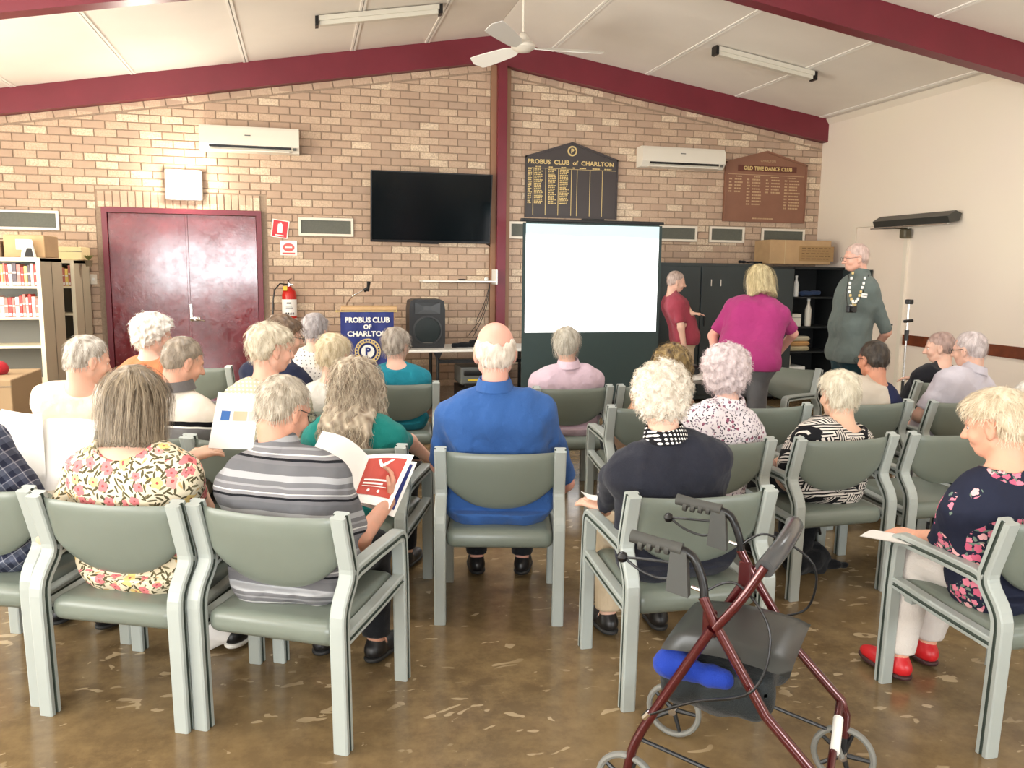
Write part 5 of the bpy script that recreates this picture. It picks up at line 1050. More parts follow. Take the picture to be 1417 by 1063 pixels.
dd = part(MB().rbox(5.51, 5.985, 9.18, 9.2, .06, OT-.03, .004, 1), 'door', CB, r); MB().box(5.60-6.1, 5.61-6.1, -.385, -.37, 1.32, 1.42).build('handle', M['steel'], dd)
SH = (1.32, .94, .62, .32)
for z in SH: part(MB().box(6.0, OX1-.02, 9.24, 9.76, z-.02, z), 'shelf', CI, r)
m = MB(); m.add([(OX1, 9.2, .06), (OX1+.07, 8.75, .06), (OX1+.05, 8.745, .06), (OX1-.02, 9.2, .06), (OX1, 9.2, OT-.03), (OX1+.07, 8.75, OT-.03), (OX1+.05, 8.745, OT-.03), (OX1-.02, 9.2, OT-.03)], [(0, 1, 2, 3), (4, 7, 6, 5), (0, 4, 5, 1), (1, 5, 6, 2), (2, 6, 7, 3), (3, 7, 4, 0)]); part(m, 'door', CB, r)
def bottle(x, y, z, h, rad, mat, label): 
    r = root('bottle', (x, y, z), 0, label, 'bottle', 'supplies in the open cupboard'); MB().lathe([(rad*.95, 0), (rad, .01), (rad, h*.6), (rad*.45, h*.78), (rad*.4, h*.9)], n=12).build('bottle_body', mat, r, True); MB().lathe([(rad*.5, h*.9), (rad*.5, h), (rad*.2, h)], n=10).build('cap', M['white'], r)
bottle(6.16, 9.4, 1.32, .27, .035, M['white'], 'white bottle on the top shelf of the open cupboard'); bottle(6.36, 9.4, .94, .36, .042, M['offwhite'], 'tall white bottle on the second shelf of the open cupboard')
def box(name, x0, x1, y0, y1, z0, z1, mat, label, cat, group=None, extra=None):
    r = root(name, ((x0+x1)/2, (y0+y1)/2, z0), 0, label, cat, group); part(MB().rbox(x0, x1, y0, y1, z0, z1, .006, 1), 'carton', mat, r)
    if extra: extra(r, x0, x1, y0, y1, z0, z1)
    return r
def flaps(r, x0, x1, y0, y1, z0, z1): part(MB().box(x0-.001, x1+.001, y0-.003, y0, z1-.05, z1-.044), 'seam', M['rubber'], r)
box('carton', 6.04, 6.2, 9.3, 9.5, .94, 1.10, M['offwhite'], 'small pale carton on the second shelf of the open cupboard', 'box', 'supplies in the open cupboard', flaps)
r = root('blue_folder', (6.32, 9.4, 1.32), 0, 'blue folded cloth on the top shelf of the open cupboard', 'cloth'); blob([((6.25, 9.4, 1.36), (6.5, 9.4, 1.37), .035, .03, .02)], .012, 'folded_cloth', cloth('dull_blue', (50, 66, 96)), r, .004, 60); r.name = 'folded_cloth'
for i, (c_, lb) in enumerate((((190, 176, 140), 'lowest pale folded towel on the third shelf'), ((196, 150, 96), 'tan folded towel in the middle of the pile on the third shelf'), ((206, 196, 168), 'topmost pale folded towel on the third shelf'))):
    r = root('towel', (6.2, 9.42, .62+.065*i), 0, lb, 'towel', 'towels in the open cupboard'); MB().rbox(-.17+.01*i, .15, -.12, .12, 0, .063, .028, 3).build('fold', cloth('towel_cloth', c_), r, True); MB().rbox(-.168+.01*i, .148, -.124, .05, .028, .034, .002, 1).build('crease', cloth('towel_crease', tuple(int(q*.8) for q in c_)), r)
box('carton', 6.03, 6.3, 9.3, 9.6, .32, .42, M['white'], 'white tub on the low shelf of the open cupboard', 'box', 'supplies in the open cupboard', flaps); bottle(6.12, 9.45, .421, .2, .05, M['offwhite'], 'white flask standing on the tub in the open cupboard')
def carton_print(r, x0, x1, y0, y1, z0, z1):
    part(MB().box(x0+.21, x0+.215, y0-.003, y0, z0, z1), 'tape_edge', plain('tape', (200, 178, 140), .5), r); m = MB(); m.box(x0+.42, x0+.93, y0-.002, y0, z0+.04, z0+.23); part(m, 'printed_panel', plain('printed_kraft', (160, 128, 86), .8), r)
    m = MB(); 
    for i in range(5):
        xx_ = x0+.46
        while xx_ < x0+.86: w_ = rg.uniform(.02, .07); m.box(xx_, min(xx_+w_, x0+.88), y0-.004, y0-.002, z0+.065+i*.034, z0+.075+i*.034); xx_ += w_+.02
    o = part(m, 'print_lines', plain('print_brown', (110, 84, 54), .8), r); o['kind'] = 'stuff'
box('cardboard_box', 5.77, 6.66, 9.42, 9.8, 1.735, 2.04, M['cardboard'], 'long cardboard box on top of the dark cabinets', 'box', None, carton_print)
r = root('umbrella', (5.5, 9.5, 1.735), 0, 'thin black folded thing lying on the dark cabinet beside the cardboard box', 'umbrella'); blob([((5.42, 9.45, 1.752), (5.70, 9.5, 1.75), .012, .016, .01), ((5.36, 9.44, 1.755), (5.44, 9.45, 1.755), .02, .014, .01)], .008, 'cover', BK, r, .002, 60)
# right wall heater, sensor, microphone stand
r = root('radiant_heater', (XR-.1, 8.0, 2.2), 0, 'long dark radiant heater high on the right wall', 'heater')
m = MB(); m.prism([(XR-.02, 2.27), (XR-.10, 2.30), (XR-.20, 2.24), (XR-.17, 2.17), (XR-.05, 2.19)], 7.42, 8.61, ax='y'); m.v = [(a, b_, c) for a, b_, c in m.v]; part(m, 'hood', plain('heater_hood', (70, 70, 66), .4, .3), r)
part(MB().tube([(XR-.15, 7.5, 2.20), (XR-.15, 8.55, 2.20)], .011, 8), 'element', plain('element_dark', (34, 34, 34), .4), r, True)
for y in (7.5, 8.5): part(MB().box(XR-.1, XR, y-.02, y+.02, 2.22, 2.27), 'bracket', M['dark'], r)
part(MB().box(XR-.205, XR-.165, 7.42, 8.61, 2.155, 2.165), 'lip', M['steel'], r)
r = root('wall_sensor', (XR-.05, 8.18, 2.1), 0, 'small dark sensor bracketed on the right wall under the heater', 'sensor'); part(MB().rbox(XR-.13, XR-.03, 8.13, 8.23, 2.03, 2.14, .02, 2), 'casing', plain('bronze_plastic', (86, 80, 62), .4), r); part(MB().tube([(XR, 8.18, 2.14), (XR-.12, 8.35, 2.155), (XR-.15, 8.7, 2.16)], .008, 6), 'arm', M['steel'], r, True)
r = root('microphone_stand', (5.46, 6.5, 0), 0, 'slim microphone stand in front of the cream door', 'stand')
part(MB().tube([(5.46, 6.5, .02), (5.46, 6.5, 1.36)], .009, 8), 'pole', M['steel'], r, True); part(MB().tube([(5.46, 6.5, 1.0), (5.46, 6.5, 1.1)], .02, 8), 'collar', M['black'], r, True); part(MB().tube([(5.42, 6.5, 1.18), (5.50, 6.48, 1.19)], .014, 8), 'clamp', M['black'], r, True); part(MB().rbox(5.435, 5.49, 6.47, 6.53, 1.34, 1.385, .01, 2), 'microphone_clip', M['black'], r); part(MB().tube([(5.46, 6.5, .5), (5.46, 6.5, .62)], .014, 8), 'lower_collar', M['black'], r, True)
for a in (0, 2.1, 4.2): part(MB().tube([(5.46, 6.5, .14), (5.46+.26*math.cos(a), 6.5+.26*math.sin(a), .012)], .008, 6), 'leg', M['steel'], r, True)
# ceiling fittings
M['tube_cover'] = plain('white_batten', (214, 210, 196), .4)
def batten(x0, x1, y, lit, label):
    r = root('fluorescent_batten', ((x0+x1)/2, y, ztop((x0+x1)/2)), 0, label, 'light', 'fluorescent battens on the ceiling'); s0, s1 = ztop(x0)-.02, ztop(x1)-.02
    def pr(m, xa, xb, ya, yb, da, db): 
        za, zb = ztop(xa)-.016, ztop(xb)-.016; m.add([(xa, ya, za-da), (xb, ya, zb-da), (xb, yb, zb-da), (xa, yb, za-da), (xa, ya, za-db), (xb, ya, zb-db), (xb, yb, zb-db), (xa, yb, za-db)], [(0, 1, 2, 3), (4, 7, 6, 5), (0, 4, 5, 1), (1, 5, 6, 2), (2, 6, 7, 3), (3, 7, 4, 0)]); return m
    part(pr(MB(), x0, x1, y-.05, y+.05, 0, .045), 'body', M['tube_cover'], r); part(pr(MB(), x0+.03, x1-.03, y-.035, y+.035, .045, .085), 'diffuser', glow('lit_tube', (255, 252, 244), 6) if lit else M['tube_cover'], r)
    for a, b_ in ((x0-.012, x0+.02), (x1-.02, x1+.012)): part(pr(MB(), a, b_, y-.055, y+.055, 0, .09), 'end_cap', M['black'], r)
batten(.17, 1.37, 8.42, False, 'unlit fluorescent batten on the ceiling left of the fan'); batten(4.34, 5.56, 8.38, False, 'unlit fluorescent batten on the ceiling right of the fan')
batten(-2.2, -1.0, 7.15, True, 'lit fluorescent batten at the upper left edge')
for x, y, wh in ((-2.5, 4.6, 'over the middle rows at the left'), (.3, 4.6, 'over the middle rows by the ridge'), (4.3, 4.6, 'over the middle rows at the right'), (-2.5, .9, 'behind the viewer at the left'), (4.3, .9, 'behind the viewer at the right')): batten(x, x+1.2, y, True, 'lit fluorescent batten '+wh)
r = root('ceiling_fan', (2.08, 7.9, 3.73), 0, 'white three-bladed ceiling fan hanging from the ridge', 'fan'); fx, fy, fz = 2.08, 7.9, 3.73
part(MB().tube([(fx, fy, fz+.1), (fx, fy, ztop(fx)+.0)], .013, 8), 'rod', M['offwhite'], r, True); part(MB().lathe([(.05, .03), (.055, .08), (.03, .12), (.014, .13)], (fx, fy, fz), 16), 'bell', M['offwhite'], r, True); part(MB().lathe([(.03, ztop(fx)-fz-.07), (.055, ztop(fx)-fz-.03), (.055, ztop(fx)-fz+.0)], (fx, fy, fz), 16), 'canopy', M['offwhite'], r, True)
part(MB().lathe([(.02, -.055), (.07, -.045), (.115, -.015), (.12, .01), (.10, .035), (.05, .045)], (fx, fy, fz), 24), 'motor', M['offwhite'], r, True)
for k_, a in enumerate((-.09, 2.0, 4.10)):
    m = MB(); N_ = 14; top = []
    for i in range(N_+1):
        t = i/N_; rr_ = .10+.70*t; hw = (.055+.03*math.sin(PI*min(1, t*1.1)*.5))*(1 if t < .9 else math.sqrt(max(0, 1-((t-.9)/.1)**2))*.98+.02)
        if t < .1: hw = .03+.25*t
        for s_ in (-1, 1): top.append((rr_, s_*hw, s_*hw*.40))
    V = top+[(a_, b_, c-.006) for a_, b_, c in top]; n2 = len(top); F = []
    for i in range(N_): F += [(2*i, 2*i+1, 2*i+3, 2*i+2), (n2+2*i, n2+2*i+2, n2+2*i+3, n2+2*i+1), (2*i, 2*i+2, n2+2*i+2, n2+2*i), (2*i+1, n2+2*i+1, n2+2*i+3, 2*i+3)]
    F += [(0, n2, n2+1, 1), (2*N_, 2*N_+1, n2+2*N_+1, n2+2*N_)]; ca, sa = math.cos(a), math.sin(a)
    V = [(fx+x_*ca-y_*sa, fy+x_*sa+y_*ca, fz-.01+z_) for x_, y_, z_ in V]; part(MB().add(V, F), 'blade', M['white'], r)
# ------------------------------------------------------------------ bookcases at the left
SHM = plain('bookcase_grey_beige', (186, 176, 152), .55, nz=3, var=.05); SHE = plain('bookcase_edge', (226, 216, 190), .5); SHI = plain('bookcase_back', (110, 110, 104), .7)
def bookcase(x0, x1, y0, y1, top, shelves, label):
    r = root('bookcase', ((x0+x1)/2, (y0+y1)/2, 0), 0, label, 'bookcase', 'bookcases at the left'); t = .03
    part(MB().box(x0, x0+t, y0, y1, 0, top), 'side_panel', SHM, r); part(MB().box(x1-t, x1, y0, y1, 0, top), 'side_panel', SHM, r); part(MB().box(x0, x1, (y0+y1)/2-.008, (y0+y1)/2+.008, .05, top), 'back_panel', SHI, r)
    part(MB().box(x0, x1, y0, y1, top-.03, top+.004), 'top_board', SHE, r)
    for z in shelves: part(MB().box(x0+t, x1-t, y0, y1, z-.022, z), 'shelf', SHE, r)
    part(MB().box(x1-t-.002, x1+.002, y0-.012, y0, 0, top), 'edge_strip', SHE, r); part(MB().box(x0, x1, y0+.02, y1-.02, 0, .08), 'plinth', SHI, r)
bookcase(-3.35, -2.30, 8.24, 8.93, 1.67, (1.42, 1.14, .88, .55), 'grey-beige bookcase with rows of books at the left edge'); bookcase(-3.35, -2.28, 9.28, 9.90, 1.66, (1.40, 1.12, .84, .5), 'second grey-beige bookcase behind the first, against the wall')
bc = [((232, 226, 214), 'white'), ((206, 64, 60), 'red'), ((238, 214, 120), 'yellow'), ((226, 190, 180), 'pink'), ((230, 224, 212), 'white'), ((196, 120, 110), 'rose'), ((88, 78, 84), 'dark'), ((236, 232, 224), 'white')]
bm_ = {n_: plain('book_'+n_, c_, .5) for c_, n_ in bc}
rg = random.Random(11)
ORD = 'first second third fourth fifth sixth seventh eighth ninth tenth eleventh twelfth thirteenth fourteenth fifteenth sixteenth seventeenth eighteenth nineteenth twentieth twenty-first twenty-second twenty-third twenty-fourth'.split()
def bookrow(x0, x1, y, z, hmin, hmax, where, cols):
    x = x1; k_ = 0; last = ''
    while x > x0+.036:
        w_ = rg.uniform(.020, .036); h_ = rg.uniform(hmin, hmax); n_ = rg.choice([c for c in cols if c != last]); last = n_; x -= w_; k_ += 1
        r = root('book', (x+w_/2, y, z), 0, '%s book, %s from the right end of the %s' % (n_, ORD[k_-1], where), 'book', 'books on the %s' % where)
        MB().rbox(-w_/2+.001, w_/2-.001, 0, .14, 0, h_, .003, 1).build('cover', bm_[n_], r); MB().box(-w_/2+.003, w_/2-.003, -.001, .001, .012, .035).build('spine_label', M['paper'], r); MB().box(-w_/2+.003, w_/2-.003, -.001, .001, h_*.55, h_*.62).build('spine_band', bm_['white' if n_ != 'white' else 'rose'], r)
bookrow(-2.80, -2.335, 8.26, 1.42, .17, .205, 'upper shelf of the front bookcase', ['white', 'red', 'pink', 'yellow', 'white', 'rose', 'dark', 'red']); bookrow(-2.80, -2.335, 8.26, 1.14, .17, .205, 'second shelf of the front bookcase', ['white', 'red', 'pink', 'yellow', 'rose', 'white', 'red'])
bookrow(-2.62, -2.32, 9.30, 1.40, .17, .21, 'upper shelf of the rear bookcase', ['yellow', 'white', 'rose'])
def labels_on(r, x0, x1, y0, y1, z0, z1): part(MB().box(x0+(x1-x0)*.3, x0+(x1-x0)*.62, y0-.002, y0, z0+(z1-z0)*.35, z0+(z1-z0)*.8), 'paper_label', M['paper'], r)
box('cardboard_box', -2.86, -2.66, 8.4, 8.8, 1.675, 1.82, plain('dull_carton', (150, 128, 104), .8), 'small brownish carton on the front bookcase', 'box', 'boxes on the bookcases', labels_on); box('cardboard_box', -2.64, -2.30, 8.42, 8.85, 1.675, 1.88, M['cardboard'], 'tan cardboard box with a paper label on the front bookcase', 'box', 'boxes on the bookcases', labels_on)
box('cardboard_box', -2.50, -2.24, 9.45, 9.8, 1.665, 1.80, plain('cream_carton', (226, 208, 160), .7), 'cream cardboard box on the rear bookcase', 'box', 'boxes on the bookcases', flaps)
r = root('greeting_card', (-2.42, 8.34, 1.675), 0, 'folded card with a black and white picture on the front bookcase', 'card'); MB().add([(-.06, 0, 0), (.05, 0, 0), (.03, .03, .16), (-.04, .03, .16), (-.06, .07, 0), (.05, .07, 0)], [(0, 1, 2, 3), (4, 3, 2, 5)]).build('folded_sheet', M['paper'], r); MB().add([(-.035, -.002, .004), (.045, -.002, .004), (.028, .014, .085), (-.012, .014, .085)], [(0, 1, 2, 3)]).build('black_picture', M['black'], r)
r = root('paper_sheet', (-2.98, 8.30, 1.60), 0, 'white sheet standing on the front bookcase at the left edge', 'paper', 'loose papers'); MB().rbox(-.16, .08, -.002, .002, 0, .27, .001, 1).build('sheet', M['paper'], r)
r = root('plant_pot', (-2.20, 9.55, 1.60), 0, 'small brownish plant pot by the cream box on the rear bookcase', 'plant'); MB().lathe([(.03, .0), (.04, .06), (.043, .065)], n=12).build('pot', plain('pot_brown', (120, 104, 80), .7), r, True)
m = MB()
for i in range(14): a = i*2.4; m.add([(0, 0, .06), (.03*math.cos(a)-.008, .03*math.sin(a), .10), (.055*math.cos(a), .055*math.sin(a), .12), (.03*math.cos(a)+.008, .03*math.sin(a), .10)], [(0, 1, 2, 3)])
m.build('leaves', plain('dull_leaf', (112, 116, 62), .6), r)
r = box('cardboard_box', -2.85, -2.02, 6.4, 7.1, 0, .80, plain('tan_carton', (160, 134, 100), .8), 'tall tan cardboard box on the floor at the left edge', 'box', None, flaps)
r = root('red_cushion', (-2.3, 6.7, .80), 0, 'red cloth heaped on the tall cardboard box at the left edge', 'cloth'); blob([((-2.55, 6.7, .84), (-2.2, 6.75, .84), .07, .06, .03)], .014, 'heap', cloth('red_cloth', (170, 40, 48)), r, .008, 30); r.name = 'cloth_heap'
# ------------------------------------------------------------------ papers, table by the screen, bags
def sheet(name, corners, mat, label, cat='paper', group=None, bend=.02, nu=8, parent=None, th=.002, page='sheet'):
    """a thin curved sheet through four corners (tl, tr, br, bl)"""
    tl, tr, br, bl = [Vector(c) for c in corners]; o0 = (tl+tr+br+bl)/4; nrm = (tr-tl).cross(bl-tl).normalized()
    if parent is None: r = empty(name, o0, 0, label, cat, group)
    else: r = parent; o0 = r.location
    V = []; F = []; nv = 6
    for k_ in (0, 1):
        for i in range(nu+1):
            for j in range(nv+1):
                u, v = i/nu, j/nv; p = (tl*(1-u)+tr*u)*(1-v)+(bl*(1-u)+br*u)*v+nrm*(bend*math.sin(PI*u)+th*(k_-.5)); V.append(p-o0)
    q = lambda i, j, k_: k_*(nu+1)*(nv+1)+i*(nv+1)+j
    for i in range(nu):
        for j in range(nv): F += [(q(i, j, 0), q(i+1, j, 0), q(i+1, j+1, 0), q(i, j+1, 0)), (q(i, j, 1), q(i, j+1, 1), q(i+1, j+1, 1), q(i+1, j, 1))]
        F += [(q(i, 0, 0), q(i, 0, 1), q(i+1, 0, 1), q(i+1, 0, 0)), (q(i, nv, 0), q(i+1, nv, 0), q(i+1, nv, 1), q(i, nv, 1))]
    o = MB().add(V, F).build(page, mat, r, True); return r, lambda u, v, d=0: (tl*(1-u)+tr*u)*(1-v)+(bl*(1-u)+br*u)*v+nrm*(bend*math.sin(PI*u)+d)-o0
def patch(f, u0, u1, v0, v1, mat, r, name, d):
    n = 6; V = [f(u0+(u1-u0)*i/n, v, d) for v in (v0, v1) for i in range(n+1)]; MB().add(V, [(i, i+1, n+2+i, n+1+i) for i in range(n)]).build(name, mat, r, fix=False)
sheet('paper_sheet', (A(2, 566, 3.75), A(58, 572, 3.62), A(66, 690, 3.45), A(-60, 700, 3.60)), M['paper'], 'large white sheet held open at the left edge, beside the plaid shoulder', 'paper', 'loose papers', .03)
sheet('newspaper', (A(62, 580, 3.66), A(136, 582, 3.56), A(112, 676, 3.42), A(46, 684, 3.50)), M['paper'], 'large white sheet held in the left hand of the woman in floral', 'paper', 'loose papers', -.02)
r, f = sheet('information_sheet', (A(302, 543, 3.42), A(360, 545, 3.42), A(350, 622, 3.30), A(288, 620, 3.30)), M['paper'], 'white leaflet with three small pictures between the floral blouse and the striped polo', 'paper', 'loose papers', .006)
for a, b_, c_ in ((.16, .36, (60, 110, 180)), (.44, .76, (232, 192, 160)), (.80, .95, (216, 206, 196))): patch(f, a, b_, .33, .50, plain('leaflet_picture', c_, .5), r, 'picture', -.003)
# booklet of the man in the striped polo: two pages
SP0, SP1 = A(508, 630, 3.32), A(484, 694, 3.17)
r, f = sheet('booklet', (A(446, 597, 3.36), SP0, SP1, A(424, 640, 3.20)), M['paper'], 'open booklet with a red page held by the man in the grey striped polo', 'booklet', None, -.03, page='left_page')
_, f2 = sheet('booklet', (SP0, A(573, 630, 3.30), A(538, 705, 3.10), SP1), M['paper'], '', parent=r, bend=-.010, page='right_page')
BRD = plain('brick_red_print', (186, 70, 58), .5); patch(f2, .07, .90, .09, .84, BRD, r, 'red_panel', -.0026)
for u0, u1, v0, v1 in ((.15, .80, .53, .565), (.15, .62, .60, .635), (.15, .72, .665, .68)): patch(f2, u0, u1, v0, v1, M['paper'], r, 'heading_line', -.0045)
for uc in (.34, .58):
    n = 12; V = [f2(uc+.035*math.cos(2*PI*i/n), .755+.030*math.sin(2*PI*i/n), -.0045) for i in range(n)]; MB().add(V, [tuple(range(n))]).build('round_seal', M['paper'], r, fix=False)
V = [f2(a, b_, -.0045) for a, b_ in ((.40, .28), (.30, .14), (.36, .13), (.43, .22), (.60, .12), (.66, .12), (.46, .30))]; MB().add(V, [(0, 1, 2, 3), (0, 3, 4, 5, 6)]).build('bird_mark', M['paper'], r, fix=False)
_, f3 = sheet('booklet', (SP0+Vector((.01, .02, -.01)), A(577, 640, 3.32), A(545, 716, 3.12), SP1+Vector((.01, .02, -.01))), M['paper'], '', parent=r, bend=-.006, page='under_page'); patch(f3, .10, .94, .06, .90, M['navy'], r, 'dark_panel', -.0026)
sheet('paper_sheet', (A(804, 680, 3.3), A(826, 686, 3.2), A(828, 692, 3.1), A(812, 689, 3.15)), M['paper'], 'slip of white paper in the hand of the woman in the black jacket', 'paper', 'loose papers', .004)
sheet('paper_sheet', (A(1190, 742, 2.55), A(1216, 735, 2.80), A(1284, 747, 2.72), A(1262, 755, 2.48)), M['paper'], 'white leaflet resting over the chair arm of the woman in navy floral', 'paper', 'loose papers', -.012)
TX, TY = 3.22, 6.3
r = root('card_table', (TX, TY, 0), 0, 'small table with white papers between the screen and the woman in magenta', 'table'); part(MB().rbox(2.86, 3.62, 6.05, 6.62, .70, .725, .006, 1), 'tabletop', plain('table_grey', (120, 116, 108), .5), r)
for x in (2.92, 3.56):
    for y in (6.11, 6.56): part(MB().tube([(x, y, 0), (x, y, .70)], .015, 8), 'leg', M['black'], r, True)
for i, (x, y, a) in enumerate(((3.05, 6.25, .1), (3.3, 6.35, -.3), (3.2, 6.2, .5), (3.42, 6.22, -.1))):
    r = empty('paper_sheet', (x, y, .727+.003*i), a, ('white paper lying on the card table near its left end', 'white paper lying at the back of the card table', 'white paper lying askew in the middle of the card table', 'white paper lying at the right of the card table')[i], 'paper', 'loose papers'); MB().rbox(-.105, .105, -.15, .15, 0, .0025, .001, 1).build('sheet', M['paper'], r)
r = root('projector', (3.14, 6.45, .74), 0, 'small dark projector on the card table behind the brown-haired woman', 'projector'); part(MB().rbox(3.0, 3.28, 6.34, 6.56, .742, .82, .02, 2), 'casing', M['dark'], r); part(MB().lathe([(.03, 6.56), (.03, 6.585)], (3.12, 0, .785), 16, 'y'), 'lens', M['blackgloss'], r, True); part(MB().box(3.18, 3.26, 6.38, 6.44, .819, .824), 'buttons', M['rubber'], r)
# bags on the floor
r = root('handbag', (2.62, 3.75, 0), 0, 'black shoulder bag slumped on the floor beyond the walker', 'bag'); blob([((2.52, 3.7, .08), (2.66, 3.74, .08), .075, .08, .03), ((2.55, 3.7, .18), (2.62, 3.72, .26), .06, .035, .04), ((2.66, 3.72, .03), (2.86, 3.74, .022), .03, .018, .03)], .011, 'bag_body', BK, r, .008, 45); m = MB(); m.tube([(2.50, 3.66, .2), (2.52, 3.66, .34), (2.60, 3.68, .38), (2.66, 3.70, .22)], .008, 6); part(m, 'strap', M['black'], r, True)
r = root('carrier_bag', (-.36, 3.50, 0), 0, 'white carrier bag on the floor between the two nearest left armchairs', 'bag'); blob([((-.44, 3.48, .085), (-.34, 3.52, .085), .075, .08, .03), ((-.26, 3.56, .10), (-.22, 3.58, .10), .07, .07, .02), ((-.40, 3.48, .16), (-.36, 3.5, .24), .06, .03, .03)], .011, 'bag_body', cloth('white_plastic_bag', (236, 232, 226)), r, .006, 40); part(MB().box(-.46, -.42, 3.395, 3.40, .14, .2), 'red_print', M['red'], r)
# chain of office, camera and name badge on the standing man
def on_man(px, py, Y): return A(px, py, Y)
r = empty('chain_of_office', A(1184, 405, 6.02), 0, 'pale chain of office round the neck of the standing man', 'chain'); o0 = r.location
CP = [A(1180, 378, 6.03), A(1176, 392, 5.98), A(1175, 404, 5.96), A(1178, 414, 5.95), A(1182, 420, 5.94), A(1187, 414, 5.95), A(1191, 404, 5.97), A(1195, 392, 6.0), A(1198, 378, 6.06)]
for i in range(len(CP)-1):
    for t in (.0, .5):
        p = CP[i].lerp(CP[i+1], t)-o0; MB().rbox(p.x-.012, p.x+.012, p.y-.006, p.y+.002, p.z-.012, p.z+.012, .004, 1).build('link', M['gold'] if (i+int(t*2)) % 3 == 0 else M['paper'], r)
p = CP[4]-o0; MB().lathe([(.022, -.006), (.026, 0), (.022, .004)], (p.x, p.y, p.z-.02), 14, 'y').build('medal', M['gold'], r, True)
r = empty('camera_on_strap', A(1178, 428, 5.93), 0, 'small black camera hanging at the chest of the standing man', 'camera'); MB().rbox(-.042, .042, -.02, .02, -.028, .03, .008, 2).build('camera_body', M['black'], r); MB().lathe([(.022, -.045), (.024, -.02)], (-.005, 0, 0), 16, 'y').build('lens', M['dark'], r, True); MB().rbox(-.012, .012, -.015, .015, .028, .04, .003, 1).build('viewfinder', M['steel'], r)
o0 = r.location; MB().tube([(-.04, 0, .02)]+[tuple(v-o0) for v in (A(1171, 405, 5.96), A(1175, 380, 6.03))], .003, 5).build('strap', M['black'], r, True); MB().tube([(.04, 0, .02)]+[tuple(v-o0) for v in (A(1193, 408, 5.97), A(1202, 380, 6.06))], .003, 5).build('strap', M['black'], r, True)
r = empty('name_badge', A(1196, 409, 5.955), 0, 'white name badge on the grey-green shirt of the standing man', 'badge'); r.rotation_euler = (0, .12, 0); MB().rbox(-.028, .028, -.003, .003, -.018, .018, .002, 1).build('plate', M['paper'], r); MB().box(-.024, .024, -.0045, -.003, -.003, .001).build('print_line', M['dark'], r)
# ------------------------------------------------------------------ wheeled walker
ro = Vector((1.065, 2.25, 0)); FW = Vector((.74, -.6726, 0)); LF = Vector((.6726, .74, 0))
rw = empty('wheeled_walker', (1.25, 2.08, 0), 0, 'burgundy four-wheeled walker with black seat, bag and brake cables', 'walker')
M['burg'] = plain('burgundy_metallic', (78, 18, 22), .2, .4, .6, coat=.6); M['grip'] = plain('grip_rubber', (66, 66, 62), .7); M['seatv'] = plain('black_padded_vinyl', (52, 54, 52), .32, nz=4, var=.1); M['wheelg'] = plain('grey_wheel', (120, 120, 114), .6)
def L3(f, l, z): p = ro+FW*f+LF*l-rw.location; return (p.x, p.y, z)
def wt(pts, rad, name, mat, n=10, par=None): return MB().tube([L3(*p) for p in pts], rad, n).build(name, mat, par or rw, True)
def curve_pts(P, k=4):
    out = []
    for i in range(len(P)-1):
        p0, p1, p2, p3 = [Vector(P[max(0, min(len(P)-1, j))]) for j in (i-1, i, i+1, i+2)]
        for q in range(k): t = q/k; out.append(tuple(.5*((2*p1)+(p2-p0)*t+(2*p0-5*p1+4*p2-p3)*t*t+(3*p1-p0-3*p2+p3)*t**3)))
    return out+[tuple(P[-1])]
def wheel(f, l, rr, name):
    c = L3(f, l, rr); d = LF; u = FW; V = []; F = []; n = 28; k_ = 8
    w_ = MB(); pts = [(rr-.010+.010*math.cos(b_), .012*math.sin(b_)) for b_ in [2*PI*j/k_ for j in range(k_)]]
    for i in range(n):
        a = 2*PI*i/n
        for q, h_ in pts: V.append((c[0]+u.x*q*math.cos(a)+d.x*h_, c[1]+u.y*q*math.cos(a)+d.y*h_, c[2]+q*math.sin(a)))
    F = [(i*k_+j, i*k_+(j+1) % k_, ((i+1) % n)*k_+(j+1) % k_, ((i+1) % n)*k_+j) for i in range(n) for j in range(k_)]
    o = w_.add(V, F).build('wheel', M['wheelg'], rw, True)
    for i in range(5): a = 2*PI*i/5; MB().tube([c, (c[0]+u.x*(rr-.016)*math.cos(a), c[1]+u.y*(rr-.016)*math.cos(a), c[2]+(rr-.016)*math.sin(a))], [.009, .006], 6).build('spoke', M['dark'], o, True)
    MB().tube([(c[0]-d.x*.02, c[1]-d.y*.02, c[2]), (c[0]+d.x*.02, c[1]+d.y*.02, c[2])], .014, 10).build('hub', M['steel'], o, True)
